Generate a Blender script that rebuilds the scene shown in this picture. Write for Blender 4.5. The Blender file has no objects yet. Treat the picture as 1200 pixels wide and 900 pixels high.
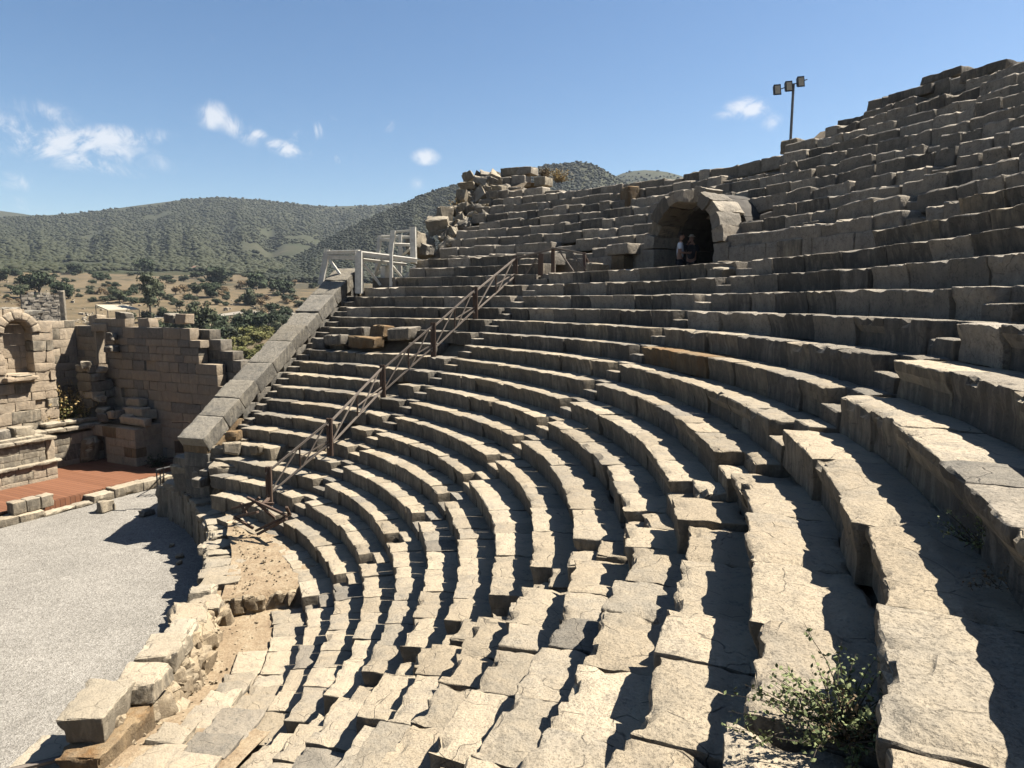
import bpy, math, random
import numpy as np
from math import sin, cos, radians, pi, hypot, atan2, degrees

rng = np.random.default_rng(11)
random.seed(5)
scene = bpy.context.scene
COL = scene.collection
ZO = 8.6                                   # orchestra gravel is z = 0, the eye is 8.6 m above it
CAM = np.array([16.838, -11.599, ZO])      # origin of the plan = centre of the orchestra circle
FPX, PITCH = 832.0, 0.116                  # focal length in pixels of a 1200 px wide picture, downward tilt
STEP_H, STEP_D = 0.441, 0.6395             # riser and tread of the lower tier
def row_r(k): return 24.211 - k * STEP_D
def row_z(k): return 1.089 + ZO - k * STEP_H

# ------------------------------------------------------------------ survey helpers (sight lines of the photograph -> plan)
def sight(a, b):
    x = (a - 600) / FPX; y = (450 - b) / FPX
    return np.array([x, cos(PITCH) + y * sin(PITCH), -sin(PITCH) + y * cos(PITCH)])
def at_y(a, b, Y):
    d = sight(a, b); return CAM + d * ((Y - CAM[1]) / d[1])
def at_z(a, b, z):
    d = sight(a, b); return CAM + d * ((z - CAM[2]) / d[2])
def at_d(a, b, dist):
    d = sight(a, b); return CAM + d * (dist / hypot(d[0], d[1]))
def at_r(a, b, R):
    d = sight(a, b); A = d[0]**2 + d[1]**2; B = 2 * (CAM[0]*d[0] + CAM[1]*d[1]); Cc = CAM[0]**2 + CAM[1]**2 - R*R
    t = (-B + math.sqrt(max(0, B*B - 4*A*Cc))) / (2*A); return CAM + d * t
def pol(r, az, z): return np.array([r * cos(radians(az)), r * sin(radians(az)), z])
SU = np.array([cos(radians(63)), sin(radians(63)), 0.0]); SV = np.array([-SU[1], SU[0], 0.0])   # stage axes: along / away
def stg(u, v, z): return SU * u + SV * v + np.array([0, 0, z])
def at_v(a, b, v):
    d = sight(a, b); t = (v - CAM @ SV) / (d @ SV); return CAM + d * t
def at_u(a, b, u):
    d = sight(a, b); t = (u - CAM @ SU) / (d @ SU); return CAM + d * t

# ------------------------------------------------------------------ noise
def _hash(ix, iy, iz):
    h = (ix.astype(np.uint32) * np.uint32(374761393)) ^ (iy.astype(np.uint32) * np.uint32(668265263)) ^ (iz.astype(np.uint32) * np.uint32(2147483647 - 18))
    h = (h ^ (h >> np.uint32(13))) * np.uint32(1274126177); h = h ^ (h >> np.uint32(16))
    return (h & np.uint32(0xFFFF)).astype(np.float32) / 32767.5 - 1.0
def vnoise(p):
    p = np.asarray(p, np.float32); i = np.floor(p); f = p - i; f = f * f * (3 - 2 * f); i = i.astype(np.int64)
    x0, y0, z0 = i[..., 0], i[..., 1], i[..., 2]; r = 0
    for dx in (0, 1):
        wx = f[..., 0] if dx else 1 - f[..., 0]
        for dy in (0, 1):
            wy = f[..., 1] if dy else 1 - f[..., 1]
            for dz in (0, 1):
                wz = f[..., 2] if dz else 1 - f[..., 2]
                r = r + wx * wy * wz * _hash(x0 + dx, y0 + dy, z0 + dz)
    return r
def fbm(p, o=3):
    s = 0; a = 1.0; t = 0
    for k in range(o):
        s = s + a * vnoise(np.asarray(p) * (2.03 ** k) + 17.3 * k); t += a; a *= .5
    return s / t
def sstep(a, b, x):
    t = np.clip((x - a) / (b - a), 0, 1); return t * t * (3 - 2 * t)

# ------------------------------------------------------------------ objects
def tag(o, label=None, cat=None, group=None, kind=None):
    if label: o['label'] = label
    if cat: o['category'] = cat
    if group: o['group'] = group
    if kind: o['kind'] = kind
    return o
def thing(name, label, cat, loc, group=None):
    o = bpy.data.objects.new(name, None); COL.objects.link(o); o.location = tuple(loc); o.empty_display_size = .2
    return tag(o, label, cat, group)
def parent_loc(p):
    L = np.zeros(3)
    while p is not None: L = L + np.array(p.location); p = p.parent
    return L
def new_mesh(name, V, F, mat, smooth=True, sharp=0):
    me = bpy.data.meshes.new(name); V = np.asarray(V, np.float32)
    if isinstance(F, np.ndarray):
        n, k = F.shape
        me.vertices.add(len(V)); me.vertices.foreach_set('co', V.ravel())
        me.loops.add(n * k); me.loops.foreach_set('vertex_index', F.ravel().astype(np.int32))
        me.polygons.add(n); me.polygons.foreach_set('loop_start', np.arange(0, n * k, k, dtype=np.int32))
    else:
        me.from_pydata([tuple(v) for v in V], [], F)
    me.update(calc_edges=True)
    if smooth:
        me.polygons.foreach_set('use_smooth', np.ones(len(me.polygons), bool))
        if sharp: me.set_sharp_from_angle(angle=radians(sharp))
    if mat: me.materials.append(mat)
    return me
def add(name, V, F, mat, parent=None, origin=None, smooth=True, sharp=0):
    """One mesh object from world-space vertices."""
    V = np.asarray(V, float)
    if origin is None:
        origin = (V.min(0) + V.max(0)) / 2; origin[2] = V[:, 2].min()
    o = bpy.data.objects.new(name, new_mesh(name, V - origin, F, mat, smooth, sharp)); COL.objects.link(o)
    o.location = tuple(np.asarray(origin) - (parent_loc(parent) if parent else 0)); o.parent = parent
    return o
def structure(name, V, F, mat, smooth=False):
    return tag(add(name, V, F, mat, None, np.zeros(3), smooth), kind='structure')
class MB:
    """Collects shapes (world space) into one mesh."""
    def __init__(s): s.V = []; s.F = []; s.n = 0
    def put(s, V, F):
        s.V.append(np.asarray(V, float)); s.F += [tuple(int(i) + s.n for i in f) for f in F]; s.n += len(V); return s
    def bar(s, a, b, w, h=None, up=(0, 0, 1), ext=0.0):
        h = h or w; a = np.asarray(a, float); b = np.asarray(b, float); d = b - a; L = np.linalg.norm(d); d = d / L
        a = a - d * ext; b = b + d * ext; up = np.asarray(up, float)
        if abs(d @ up) > .95: up = np.array([1., .3, 0])
        x = np.cross(d, up); x /= np.linalg.norm(x); y = np.cross(x, d)
        V = [];
        e = min(w, h) * .12
        for p in (a, b):
            for (i, j) in ((-1, -1), (1, -1), (1, 1), (-1, 1)):
                cx, cy = x * i * w / 2, y * j * h / 2
                V.append(p + cx * (1 - 2 * e / w) + cy if i * j > 0 else p + cx + cy * (1 - 2 * e / h))
                V.append(p + cx + cy * (1 - 2 * e / h) if i * j > 0 else p + cx * (1 - 2 * e / w) + cy)
        F = [tuple(range(7, -1, -1)), tuple(range(8, 16))] + [(i, (i + 1) % 8, 8 + (i + 1) % 8, 8 + i) for i in range(8)]
        return s.put(V, F)
    def tube(s, pts, rad, n=6):
        pts = [np.asarray(p, float) for p in pts]; R = rad if hasattr(rad, '__len__') else [rad] * len(pts); V = []
        for i, p in enumerate(pts):
            d = pts[min(i + 1, len(pts) - 1)] - pts[max(i - 1, 0)]; d /= (np.linalg.norm(d) + 1e-9)
            up = np.array([0, 0, 1.]) if abs(d[2]) < .9 else np.array([1., 0, 0])
            x = np.cross(d, up); x /= np.linalg.norm(x); y = np.cross(x, d)
            for k in range(n):
                t = 2 * pi * k / n; V.append(p + (x * cos(t) + y * sin(t)) * R[i])
        F = [(i*n + k, i*n + (k+1) % n, (i+1)*n + (k+1) % n, (i+1)*n + k) for i in range(len(pts) - 1) for k in range(n)]
        F += [tuple(range(n - 1, -1, -1)), tuple((len(pts) - 1) * n + k for k in range(n))]
        return s.put(V, F)
    def build(s, name, mat, parent=None, smooth=False):
        return add(name, np.concatenate(s.V), s.F, mat, parent, None, smooth)

# ------------------------------------------------------------------ materials
KA = .65     # every base colour is multiplied by this (the picture is exposed for the shade)
class NT:
    def __init__(s, tree): s.t = tree; s.N = tree.nodes; s.L = tree.links
    def n(s, typ, **kw):
        o = s.N.new(typ)
        for k, v in kw.items():
            if k == 'op': o.operation = v
            elif k.startswith('i_'):
                key = k[2:]; key = int(key) if key.isdigit() else key
                if hasattr(v, 'node') or isinstance(v, bpy.types.NodeSocket): s.L.new(v, o.inputs[key])
                else: o.inputs[key].default_value = v
            else: setattr(o, k, v)
        return o
    def math(s, op, a, b=0.0, c=0.0, clamp=False):
        o = s.N.new('ShaderNodeMath'); o.operation = op; o.use_clamp = clamp
        for i, v in enumerate((a, b, c)):
            if isinstance(v, bpy.types.NodeSocket): s.L.new(v, o.inputs[i])
            else: o.inputs[i].default_value = v
        return o.outputs[0]
    def noise(s, vec, scale, detail=4, rough=.55, dist=0.0):
        o = s.N.new('ShaderNodeTexNoise'); s.L.new(vec, o.inputs['Vector'])
        o.inputs['Scale'].default_value = scale; o.inputs['Detail'].default_value = detail; o.inputs['Roughness'].default_value = rough
        o.inputs['Distortion'].default_value = dist
        return o.outputs['Fac']
    def ramp(s, fac, stops, interp='LINEAR'):
        o = s.N.new('ShaderNodeValToRGB'); s.L.new(fac, o.inputs[0]); o.color_ramp.interpolation = interp
        e = o.color_ramp.elements
        while len(e) < len(stops): e.new(.5)
        for i, (p, c) in enumerate(stops):
            e[i].position = p; e[i].color = (c, c, c, 1) if not hasattr(c, '__len__') else (*[q * KA for q in c], 1)
        return o.outputs[0]
    def mix(s, fac, a, b, blend='MIX'):
        o = s.N.new('ShaderNodeMix'); o.data_type = 'RGBA'; o.blend_type = blend; o.clamp_factor = True
        for sock, v in ((o.inputs[0], fac), (o.inputs[6], a), (o.inputs[7], b)):
            if isinstance(v, bpy.types.NodeSocket): s.L.new(v, sock)
            elif hasattr(v, '__len__'): sock.default_value = (*[q * KA for q in v], 1)
            else: sock.default_value = v
        return o.outputs[2]
def material(name):
    m = bpy.data.materials.new(name); m.use_nodes = True; t = NT(m.node_tree)
    b = t.N['Principled BSDF']; b.inputs['Roughness'].default_value = .9; b.inputs['Specular IOR Level'].default_value = .2
    return m, t, b
def bump(t, b, h, strength=.6, dist=.02, prev=None):
    o = t.N.new('ShaderNodeBump'); o.inputs['Strength'].default_value = strength; o.inputs['Distance'].default_value = dist
    t.L.new(h, o.inputs['Height'])
    if prev: t.L.new(prev, o.inputs['Normal'])
    t.L.new(o.outputs[0], b.inputs['Normal']); return o.outputs[0]

def stone_mat(name, light, mid, grey, dark, lichen=.5, greyness=.5, bumpk=1.0, stain=None, rvar=.2, streak_shade=.75):
    m, t, b = material(name)
    pos = t.n('ShaderNodeNewGeometry').outputs['Position']
    rnd = t.n('ShaderNodeObjectInfo').outputs['Random']
    off = t.n('ShaderNodeVectorMath', operation='MULTIPLY_ADD')
    t.L.new(rnd, off.inputs[0]); off.inputs[1].default_value = (37, 53, 29); t.L.new(pos, off.inputs[2]); p = off.outputs[0]
    n1 = t.noise(p, 1.1, 6, .62); n2 = t.noise(p, 4.5, 6, .65, .4); n3 = t.noise(p, 26, 5, .7); n4 = t.noise(p, 110, 3, .6)
    nw = t.noise(pos, .45, 3, .5)
    tone = t.math('ADD', t.math('MULTIPLY', rnd, .40), t.math('MULTIPLY', n1, .65))
    base = t.mix(t.ramp(tone, [(.22, 0), (.82, 1)]), mid, light)
    gfac = t.ramp(t.math('ADD', t.math('ADD', t.math('MULTIPLY', n2, .55), t.math('MULTIPLY', nw, .45)), t.math('MULTIPLY', t.math('SUBTRACT', t.math('FRACT', t.math('MULTIPLY', rnd, 7.31)), .5), .2)),
                  [(.62 - .35 * greyness, 0), (.86 - .35 * greyness, 1)])
    base = t.mix(t.math('MULTIPLY', gfac, .85), base, grey)
    if stain:
        sf = t.ramp(t.noise(p, 1.7, 4, .6), [(.48, 0), (.66, 1)]); base = t.mix(t.math('MULTIPLY', sf, .8), base, stain)
    lf = t.ramp(t.math('ADD', t.math('MULTIPLY', n3, .6), t.math('MULTIPLY', n2, .4)), [(.60 - .12 * lichen, 0), (.70 - .08 * lichen, 1)])
    base = t.mix(t.math('MULTIPLY', lf, .35 + .4 * lichen), base, dark)
    wf = t.ramp(t.noise(p, 15, 4, .7), [(.66, 0), (.76, 1)])
    base = t.mix(t.math('MULTIPLY', wf, .35), base, tuple(min(.75, c * 1.35) for c in light))
    fine = t.ramp(n4, [(.3, .92), (.7, 1.05)])
    base = t.mix(1.0, base, fine, 'MULTIPLY')
    rv = t.math('ADD', t.math('MULTIPLY', t.math('FRACT', t.math('MULTIPLY', rnd, 13.7)), rvar), 1.0 - rvar * .55)
    cv = t.N.new('ShaderNodeCombineColor'); [t.L.new(rv, cv.inputs[q]) for q in range(3)]
    base = t.mix(1.0, base, cv.outputs[0], 'MULTIPLY')
    blot = t.ramp(t.noise(p, 2.3, 6, .7, .8), [(.52, 0), (.66, 1)]); base = t.mix(t.math('MULTIPLY', blot, .22 + .3 * lichen), base, tuple(c * .55 for c in grey))
    vor = t.n('ShaderNodeTexVoronoi', feature='DISTANCE_TO_EDGE'); t.L.new(t.mix(.22, p, t.n('ShaderNodeTexNoise', i_Scale=3.0).outputs['Color']), vor.inputs['Vector']); vor.inputs['Scale'].default_value = 2.1
    crack = t.ramp(vor.outputs['Distance'], [(.0, 0), (.011, 1)])
    cm = t.math('MAXIMUM', crack, t.ramp(n2, [(.40, 0), (.52, 1.0)]))
    pit = t.ramp(t.noise(p, 48, 4, .75), [(.36, 0), (.45, 1)]); pmask = t.math('MULTIPLY', t.ramp(n1, [(.42, 0), (.60, 1)]), t.math('FRACT', t.math('MULTIPLY', rnd, 5.3)))
    base = t.mix(t.math('MULTIPLY', t.math('MULTIPLY', t.math('SUBTRACT', 1.0, pit), pmask), .16), base, dark)
    stv = t.n('ShaderNodeMapping'); t.L.new(p, stv.inputs[0]); stv.inputs['Scale'].default_value = (1.2, 1.2, 9)
    strat = t.noise(stv.outputs[0], 2.2, 5, .65, .6)
    base = t.mix(t.math('MULTIPLY', t.ramp(strat, [(.55, 0), (.68, 1)]), .35), base, grey)
    base = t.mix(t.math('MULTIPLY', t.math('SUBTRACT', 1.0, cm), .8), base, dark)
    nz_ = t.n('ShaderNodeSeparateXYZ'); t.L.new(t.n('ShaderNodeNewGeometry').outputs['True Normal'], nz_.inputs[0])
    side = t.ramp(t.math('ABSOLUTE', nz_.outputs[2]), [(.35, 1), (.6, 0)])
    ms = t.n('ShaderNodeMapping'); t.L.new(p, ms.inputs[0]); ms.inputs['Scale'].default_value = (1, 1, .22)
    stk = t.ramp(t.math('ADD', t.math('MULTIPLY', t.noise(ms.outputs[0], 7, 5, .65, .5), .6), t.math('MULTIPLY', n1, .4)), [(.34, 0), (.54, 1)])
    base = t.mix(t.math('MULTIPLY', t.math('MULTIPLY', stk, side), streak_shade), base, tuple(c * 1.25 for c in dark))  # vertical stain streaks, also strong enough to paint in the risers' shade
    t.L.new(base, b.inputs['Base Color']); b.inputs['Roughness'].default_value = .95
    h = t.math('ADD', t.math('MULTIPLY', n3, .26), t.math('ADD', t.math('MULTIPLY', n4, .05), t.math('MULTIPLY', t.noise(p, 7, 7, .62), 1.1)))
    h = t.math('ADD', h, t.math('ADD', t.math('MULTIPLY', cm, .3), t.math('MULTIPLY', t.math('ADD', pit, strat), .13)))
    bump(t, b, h, .9 * bumpk, .04)
    return m
M = {}
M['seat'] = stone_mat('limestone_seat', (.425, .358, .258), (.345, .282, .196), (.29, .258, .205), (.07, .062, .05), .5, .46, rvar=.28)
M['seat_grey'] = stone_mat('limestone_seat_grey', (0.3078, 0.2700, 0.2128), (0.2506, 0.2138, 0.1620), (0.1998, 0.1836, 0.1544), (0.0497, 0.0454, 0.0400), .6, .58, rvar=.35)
M['upper'] = stone_mat('limestone_upper', (0.4304, 0.3744, 0.2938), (0.3348, 0.2896, 0.2255), (0.2733, 0.2460, 0.2050), (0.0573, 0.0520, 0.0451), .75, .66, rvar=.6, streak_shade=.3)
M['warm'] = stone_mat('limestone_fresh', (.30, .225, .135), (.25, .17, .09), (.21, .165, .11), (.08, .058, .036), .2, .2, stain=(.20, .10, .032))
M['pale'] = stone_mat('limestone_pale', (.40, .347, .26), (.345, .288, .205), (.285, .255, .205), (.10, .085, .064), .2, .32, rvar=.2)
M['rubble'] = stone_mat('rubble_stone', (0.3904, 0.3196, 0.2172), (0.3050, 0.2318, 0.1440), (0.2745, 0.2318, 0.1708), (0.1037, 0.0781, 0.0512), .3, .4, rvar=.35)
M['stage'] = stone_mat('stage_ashlar', (0.4444, 0.3632, 0.2615), (0.3735, 0.2898, 0.1996), (0.3220, 0.2744, 0.2100), (0.0902, 0.0747, 0.0580), .35, .42, rvar=.35, streak_shade=.35)
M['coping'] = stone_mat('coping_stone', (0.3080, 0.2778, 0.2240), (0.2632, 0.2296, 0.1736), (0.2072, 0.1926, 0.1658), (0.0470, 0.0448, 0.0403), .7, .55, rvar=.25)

def simple(name, stops, scale=3.0, rough=.9, bumps=.3, bdist=.01, detail=5, scale2=None, dist=0.0, bscale=None):
    m, t, b = material(name); pos = t.n('ShaderNodeNewGeometry').outputs['Position']
    n = t.noise(pos, scale, detail, .6, dist)
    if scale2: n = t.math('ADD', t.math('MULTIPLY', n, .55), t.math('MULTIPLY', t.noise(pos, scale2, 4, .6), .45))
    t.L.new(t.ramp(n, stops), b.inputs['Base Color']); b.inputs['Roughness'].default_value = rough
    if bumps: bump(t, b, t.noise(pos, bscale or scale * 4, 4, .65), bumps, bdist)
    return m
def gravel_mat():
    m, t, b = material('grey_gravel'); pos = t.n('ShaderNodeNewGeometry').outputs['Position']
    v = t.n('ShaderNodeTexVoronoi'); t.L.new(pos, v.inputs['Vector']); v.inputs['Scale'].default_value = 38
    v2 = t.n('ShaderNodeTexVoronoi'); t.L.new(pos, v2.inputs['Vector']); v2.inputs['Scale'].default_value = 20
    sp = t.n('ShaderNodeSeparateColor'); t.L.new(v.outputs['Color'], sp.inputs[0]); sp2 = t.n('ShaderNodeSeparateColor'); t.L.new(v2.outputs['Color'], sp2.inputs[0])
    g = t.math('ADD', t.math('MULTIPLY', sp.outputs[0], .5), t.math('MULTIPLY', sp2.outputs[0], .5))
    base = t.ramp(g, [(.05, (.145, .131, .11)), (.3, (.215, .198, .170)), (.6, (.272, .252, .218)), (.95, (.36, .336, .294))])
    big = t.ramp(t.math('ADD', t.math('MULTIPLY', t.noise(pos, .35, 6, .65), .6), t.math('MULTIPLY', t.noise(pos, 2.2, 5, .65), .4)), [(.36, .80), (.64, 1.10)]); base = t.mix(1.0, base, big, 'MULTIPLY')
    t.L.new(base, b.inputs['Base Color']); b.inputs['Roughness'].default_value = .95
    bump(t, b, t.math('ADD', v.outputs['Distance'], v2.outputs['Distance']), .7, .02); return m
M['gravel'] = gravel_mat()
M['dirt'] = simple('dirt', [(.3, (.165, .115, .07)), (.48, (.27, .20, .125)), (.6, (.33, .262, .172)), (.72, (.40, .34, .24))], 2.6, .95, .9, .05, 9, 17)
M['core'] = simple('earth_fill', [(.3, (0.1152, 0.0864, 0.0576)), (.7, (0.2160, 0.1728, 0.1152))], 3, .95, .6, .04)
M['wood_white'] = simple('weathered_white_timber', [(.3, (.56, .53, .46)), (.7, (.80, .765, .67))], 7, .7, .3, .004)
M['metal_dark'] = simple('dark_painted_metal', [(.3, (.03, .03, .032)), (.7, (.06, .058, .055))], 6, .5, 0)
M['metal_grey'] = simple('galvanised_metal', [(.3, (.10, .10, .10)), (.7, (.17, .17, .165))], 6, .45, 0)
M['lamp_glass'] = simple('floodlight_glass', [(.3, (.42, .36, .26)), (.7, (.55, .48, .36))], 8, .25, 0)
M['canopy'] = simple('sun_bleached_roofing', [(.3, (0.3600, 0.3096, 0.2232)), (.7, (0.4320, 0.3816, 0.2880))], 2, .8, .1)
M['vault_shade'] = simple('shade_dark_vault_stone', [(.3, (.05, .045, .04)), (.7, (.11, .10, .085))], 3, .95, .4, .02)  # vault stone coloured dark to paint in the shade of the passage
M['skin'] = simple('skin', [(.3, (0.2880, 0.1584, 0.1080)), (.7, (0.3312, 0.1944, 0.1368))], 9, .6, 0)
M['shirt_white'] = simple('white_blue_shirt', [(.3, (.62, .67, .74)), (.7, (.74, .78, .84))], 9, .8, 0)
M['cloth_dark'] = simple('dark_cloth', [(.3, (.02, .021, .026)), (.7, (.04, .04, .046))], 9, .9, 0)
M['cloth_red'] = simple('dark_red_cloth', [(.3, (.14, .04, .035)), (.7, (.20, .06, .05))], 9, .9, 0)
M['hat'] = simple('pale_hat', [(.3, (0.3600, 0.3312, 0.2736)), (.7, (0.4320, 0.3960, 0.3312))], 9, .9, 0)
M['hair'] = simple('dark_hair', [(.3, (.02, .015, .012)), (.7, (.035, .028, .02))], 30, .7, 0)
M['path'] = simple('pale_track', [(.3, (0.2448, 0.2160, 0.1728)), (.7, (0.3024, 0.2736, 0.2232))], .4, .95, 0)
M['far_roof'] = simple('far_clay_roof', [(.3, (.13, .075, .055)), (.7, (.17, .105, .075))], .5, .9, 0)
M['far_wall'] = simple('far_plaster', [(.3, (0.3600, 0.3024, 0.2448)), (.7, (0.4176, 0.3600, 0.3024))], .5, .9, 0)

def wood_mat(name, a, b_, c):
    m, t, b = material(name); tc = t.n('ShaderNodeTexCoord').outputs['Object']
    mp = t.n('ShaderNodeMapping'); t.L.new(tc, mp.inputs[0]); mp.inputs['Scale'].default_value = (30, 30, 3)
    n = t.noise(mp.outputs[0], 1.0, 5, .6); n2 = t.noise(tc, 3, 4, .6)
    base = t.mix(n2, t.ramp(n, [(.3, a), (.7, b_)]), c); t.L.new(base, b.inputs['Base Color']); b.inputs['Roughness'].default_value = .8
    bump(t, b, n, .4, .004); return m
M['wood'] = wood_mat('weathered_brown_wood', (0.0720, 0.0446, 0.0302), (0.1512, 0.0972, 0.0684), (0.1152, 0.0828, 0.0648))
M['rail'] = wood_mat('grey_brown_rail_wood', (0.1368, 0.1116, 0.0900), (0.2232, 0.1872, 0.1548), (0.1800, 0.1512, 0.1260))
M['door'] = wood_mat('old_brown_door', (0.0360, 0.0216, 0.0144), (0.0648, 0.0396, 0.0252), (0.0432, 0.0288, 0.0216))

def deck_mat():
    m, t, b = material('red_brown_decking'); pos = t.n('ShaderNodeNewGeometry').outputs['Position']
    d = t.n('ShaderNodeVectorMath', operation='DOT_PRODUCT'); t.L.new(pos, d.inputs[0]); d.inputs[1].default_value = tuple(SU)
    w = t.math('DIVIDE', d.outputs['Value'], .21); fr = t.math('FRACT', w); cell = t.math('FLOOR', w)
    wn = t.n('ShaderNodeTexWhiteNoise', noise_dimensions='1D'); t.L.new(cell, wn.inputs['W'])
    base = t.mix(wn.outputs['Value'], (.145, .058, .028), (.215, .092, .048))
    base = t.mix(t.math('MULTIPLY', t.noise(pos, 5, 5), .55), base, (.24, .12, .07))
    gap = t.ramp(t.math('ABSOLUTE', t.math('SUBTRACT', fr, .5)), [(.42, 0), (.46, 1)])
    base = t.mix(t.math('MULTIPLY', gap, .8), base, (.07, .03, .02))
    t.L.new(base, b.inputs['Base Color']); b.inputs['Roughness'].default_value = .65
    bump(t, b, t.math('SUBTRACT', 1.0, gap), .5, .01); return m
M['deck'] = deck_mat()

def leaf_mat(name, a, b_, c, trans=.15):
    m, t, b = material(name); pos = t.n('ShaderNodeNewGeometry').outputs['Position']
    rnd = t.n('ShaderNodeObjectInfo').outputs['Random']
    ri = t.n('ShaderNodeNewGeometry').outputs['Random Per Island']
    base = t.mix(ri, a, b_); base = t.mix(t.math('MULTIPLY', rnd, .6), base, c)
    t.L.new(base, b.inputs['Base Color']); b.inputs['Roughness'].default_value = .75
    return m
M['leaf'] = leaf_mat('olive_foliage', (0.0324, 0.0396, 0.0158), (0.0720, 0.0828, 0.0360), (0.0540, 0.0612, 0.0360))
M['leaf_dark'] = leaf_mat('carob_foliage', (0.0202, 0.0302, 0.0130), (0.0446, 0.0612, 0.0230), (0.0324, 0.0432, 0.0216))
M['leaf_bright'] = leaf_mat('reed_foliage', (.075, .085, .020), (.15, .145, .042), (.13, .115, .035))
M['forest'] = leaf_mat('forest_foliage', (0.0208, 0.0248, 0.0080), (0.0352, 0.0384, 0.0136), (0.0288, 0.0320, 0.0112))
M['forest_dark'] = leaf_mat('forest_foliage_shaded', (.012, .016, .006), (.024, .028, .010), (.018, .022, .008))  # darker copy of the forest green, shade painted in for hills facing away from the sun
M['dry_shrub'] = leaf_mat('dry_shrub', (0.1152, 0.0828, 0.0432), (0.2016, 0.1368, 0.0648), (0.1440, 0.1008, 0.0576))
M['bush'] = leaf_mat('caper_leaf', (0.0958, 0.1231, 0.0479), (0.2326, 0.2599, 0.1094), (0.1505, 0.1710, 0.0821))
M['dry_grass'] = leaf_mat('dry_grass', (0.2995, 0.2059, 0.0749), (0.4306, 0.3182, 0.1404), (0.3370, 0.2340, 0.0936))
M['bark'] = simple('bark', [(.3, (0.0432, 0.0346, 0.0274)), (.7, (0.0936, 0.0756, 0.0576))], 9, .9, .3)

def ground_mat():
    m, t, b = material('dry_plain'); pos = t.n('ShaderNodeNewGeometry').outputs['Position']
    n1 = t.noise(pos, .012, 5, .6); n2 = t.noise(pos, .09, 5, .65); n3 = t.noise(pos, .7, 5, .7)
    base = t.ramp(t.math('ADD', t.math('MULTIPLY', n1, .45), t.math('MULTIPLY', n2, .55)), [(.38, (.040, .036, .018)), (.455, (.085, .066, .034)), (.53, (.135, .098, .052)), (.64, (.165, .125, .072))])
    base = t.mix(t.math('MULTIPLY', t.ramp(n3, [(.5, 0), (.66, 1)]), .5), base, (.05, .048, .025))
    base = t.mix(t.math('MULTIPLY', t.ramp(t.noise(pos, .35, 6, .75), [(.62, 0), (.70, 1)]), .5), base, (.21, .18, .135))
    t.L.new(base, b.inputs['Base Color']); bump(t, b, n3, .4, .3); return m
M['plain'] = ground_mat()
M['hill'] = simple('scrubby_hillside', [(.40, (.026, .030, .011)), (.54, (.036, .038, .016)), (.62, (.05, .046, .024)), (.70, (.11, .09, .055))], .012, .95, .3, .5, 7, .06)

# ------------------------------------------------------------------ worn stone blocks, made in batches of one lattice
_topo = {}
def topo(nu, nv, nw):
    k = (nu, nv, nw)
    if k in _topo: return _topo[k]
    idx = {}; ijk = []; F = []
    def vi(i, j, l):
        q = (i, j, l)
        if q not in idx: idx[q] = len(ijk); ijk.append(q)
        return idx[q]
    for i in range(nu):
        for j in range(nv):
            F.append((vi(i, j, nw), vi(i+1, j, nw), vi(i+1, j+1, nw), vi(i, j+1, nw)))
            F.append((vi(i, j, 0), vi(i, j+1, 0), vi(i+1, j+1, 0), vi(i+1, j, 0)))
    for i in range(nu):
        for l in range(nw):
            F.append((vi(i, 0, l), vi(i+1, 0, l), vi(i+1, 0, l+1), vi(i, 0, l+1)))
            F.append((vi(i, nv, l), vi(i, nv, l+1), vi(i+1, nv, l+1), vi(i+1, nv, l)))
    for j in range(nv):
        for l in range(nw):
            F.append((vi(0, j, l), vi(0, j, l+1), vi(0, j+1, l+1), vi(0, j+1, l)))
            F.append((vi(nu, j, l), vi(nu, j+1, l), vi(nu, j+1, l+1), vi(nu, j, l+1)))
    _topo[k] = (np.array(ijk), np.array(F)); return _topo[k]
BATCH = {}
MERGE = {}
def block(L, D, H, frame, mat, name='seat_block', parent=None, s=.2, e=.03, wear=1.0, chip=1.0, conc=0.0, foot=0.0, skew=0.0, rot=(0, 0, 0), merge=None, label=None, cat=None, group=None, taper=0.0, jchip=1.0, flat=.6):
    """A worn block: x along its length (centred), y from its face into the hill, z down from its top."""
    e = min(e, .3 * min(L, D, H))
    nu = max(1, int(round((L - 2*e) / s))) + 2; nv = max(1, int(round((D - 2*e) / s))) + 2; nw = max(1, int(round((H - 2*e) / s))) + 2
    if nw == 3 and s < .4 : nw = 4
    BATCH.setdefault((nu, nv, nw), []).append(dict(L=L, D=D, H=H, e=e, frame=frame, mat=mat, name=name, parent=parent, wear=wear, chip=chip, conc=conc, foot=foot,
        rot=rot, merge=merge, label=label, cat=cat, group=group, jchip=jchip, flat=flat, seed=rng.uniform(-500, 500, 3), taper=taper,
        corner=rng.normal(0, 1, (2, 2, 2, 3)) * skew))
def frame_at(o, ang, pitch=0.0, roll=0.0):
    """Straight frame: x turned by ang (degrees) in plan, y a quarter turn further."""
    c, s_ = cos(radians(ang)), sin(radians(ang)); X = np.array([c, s_, 0]); Y = np.array([-s_, c, 0]); Z = np.array([0, 0, 1.])
    if pitch:
        cp, sp = cos(radians(pitch)), sin(radians(pitch)); X, Z = X * cp + Z * sp, Z * cp - X * sp
    if roll:
        cp, sp = cos(radians(roll)), sin(radians(roll)); Y, Z = Y * cp + Z * sp, Z * cp - Y * sp
    return ('mat', np.asarray(o, float), X, Y, Z)
def polar(r, az, z): return ('pol', r, az, z)
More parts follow.
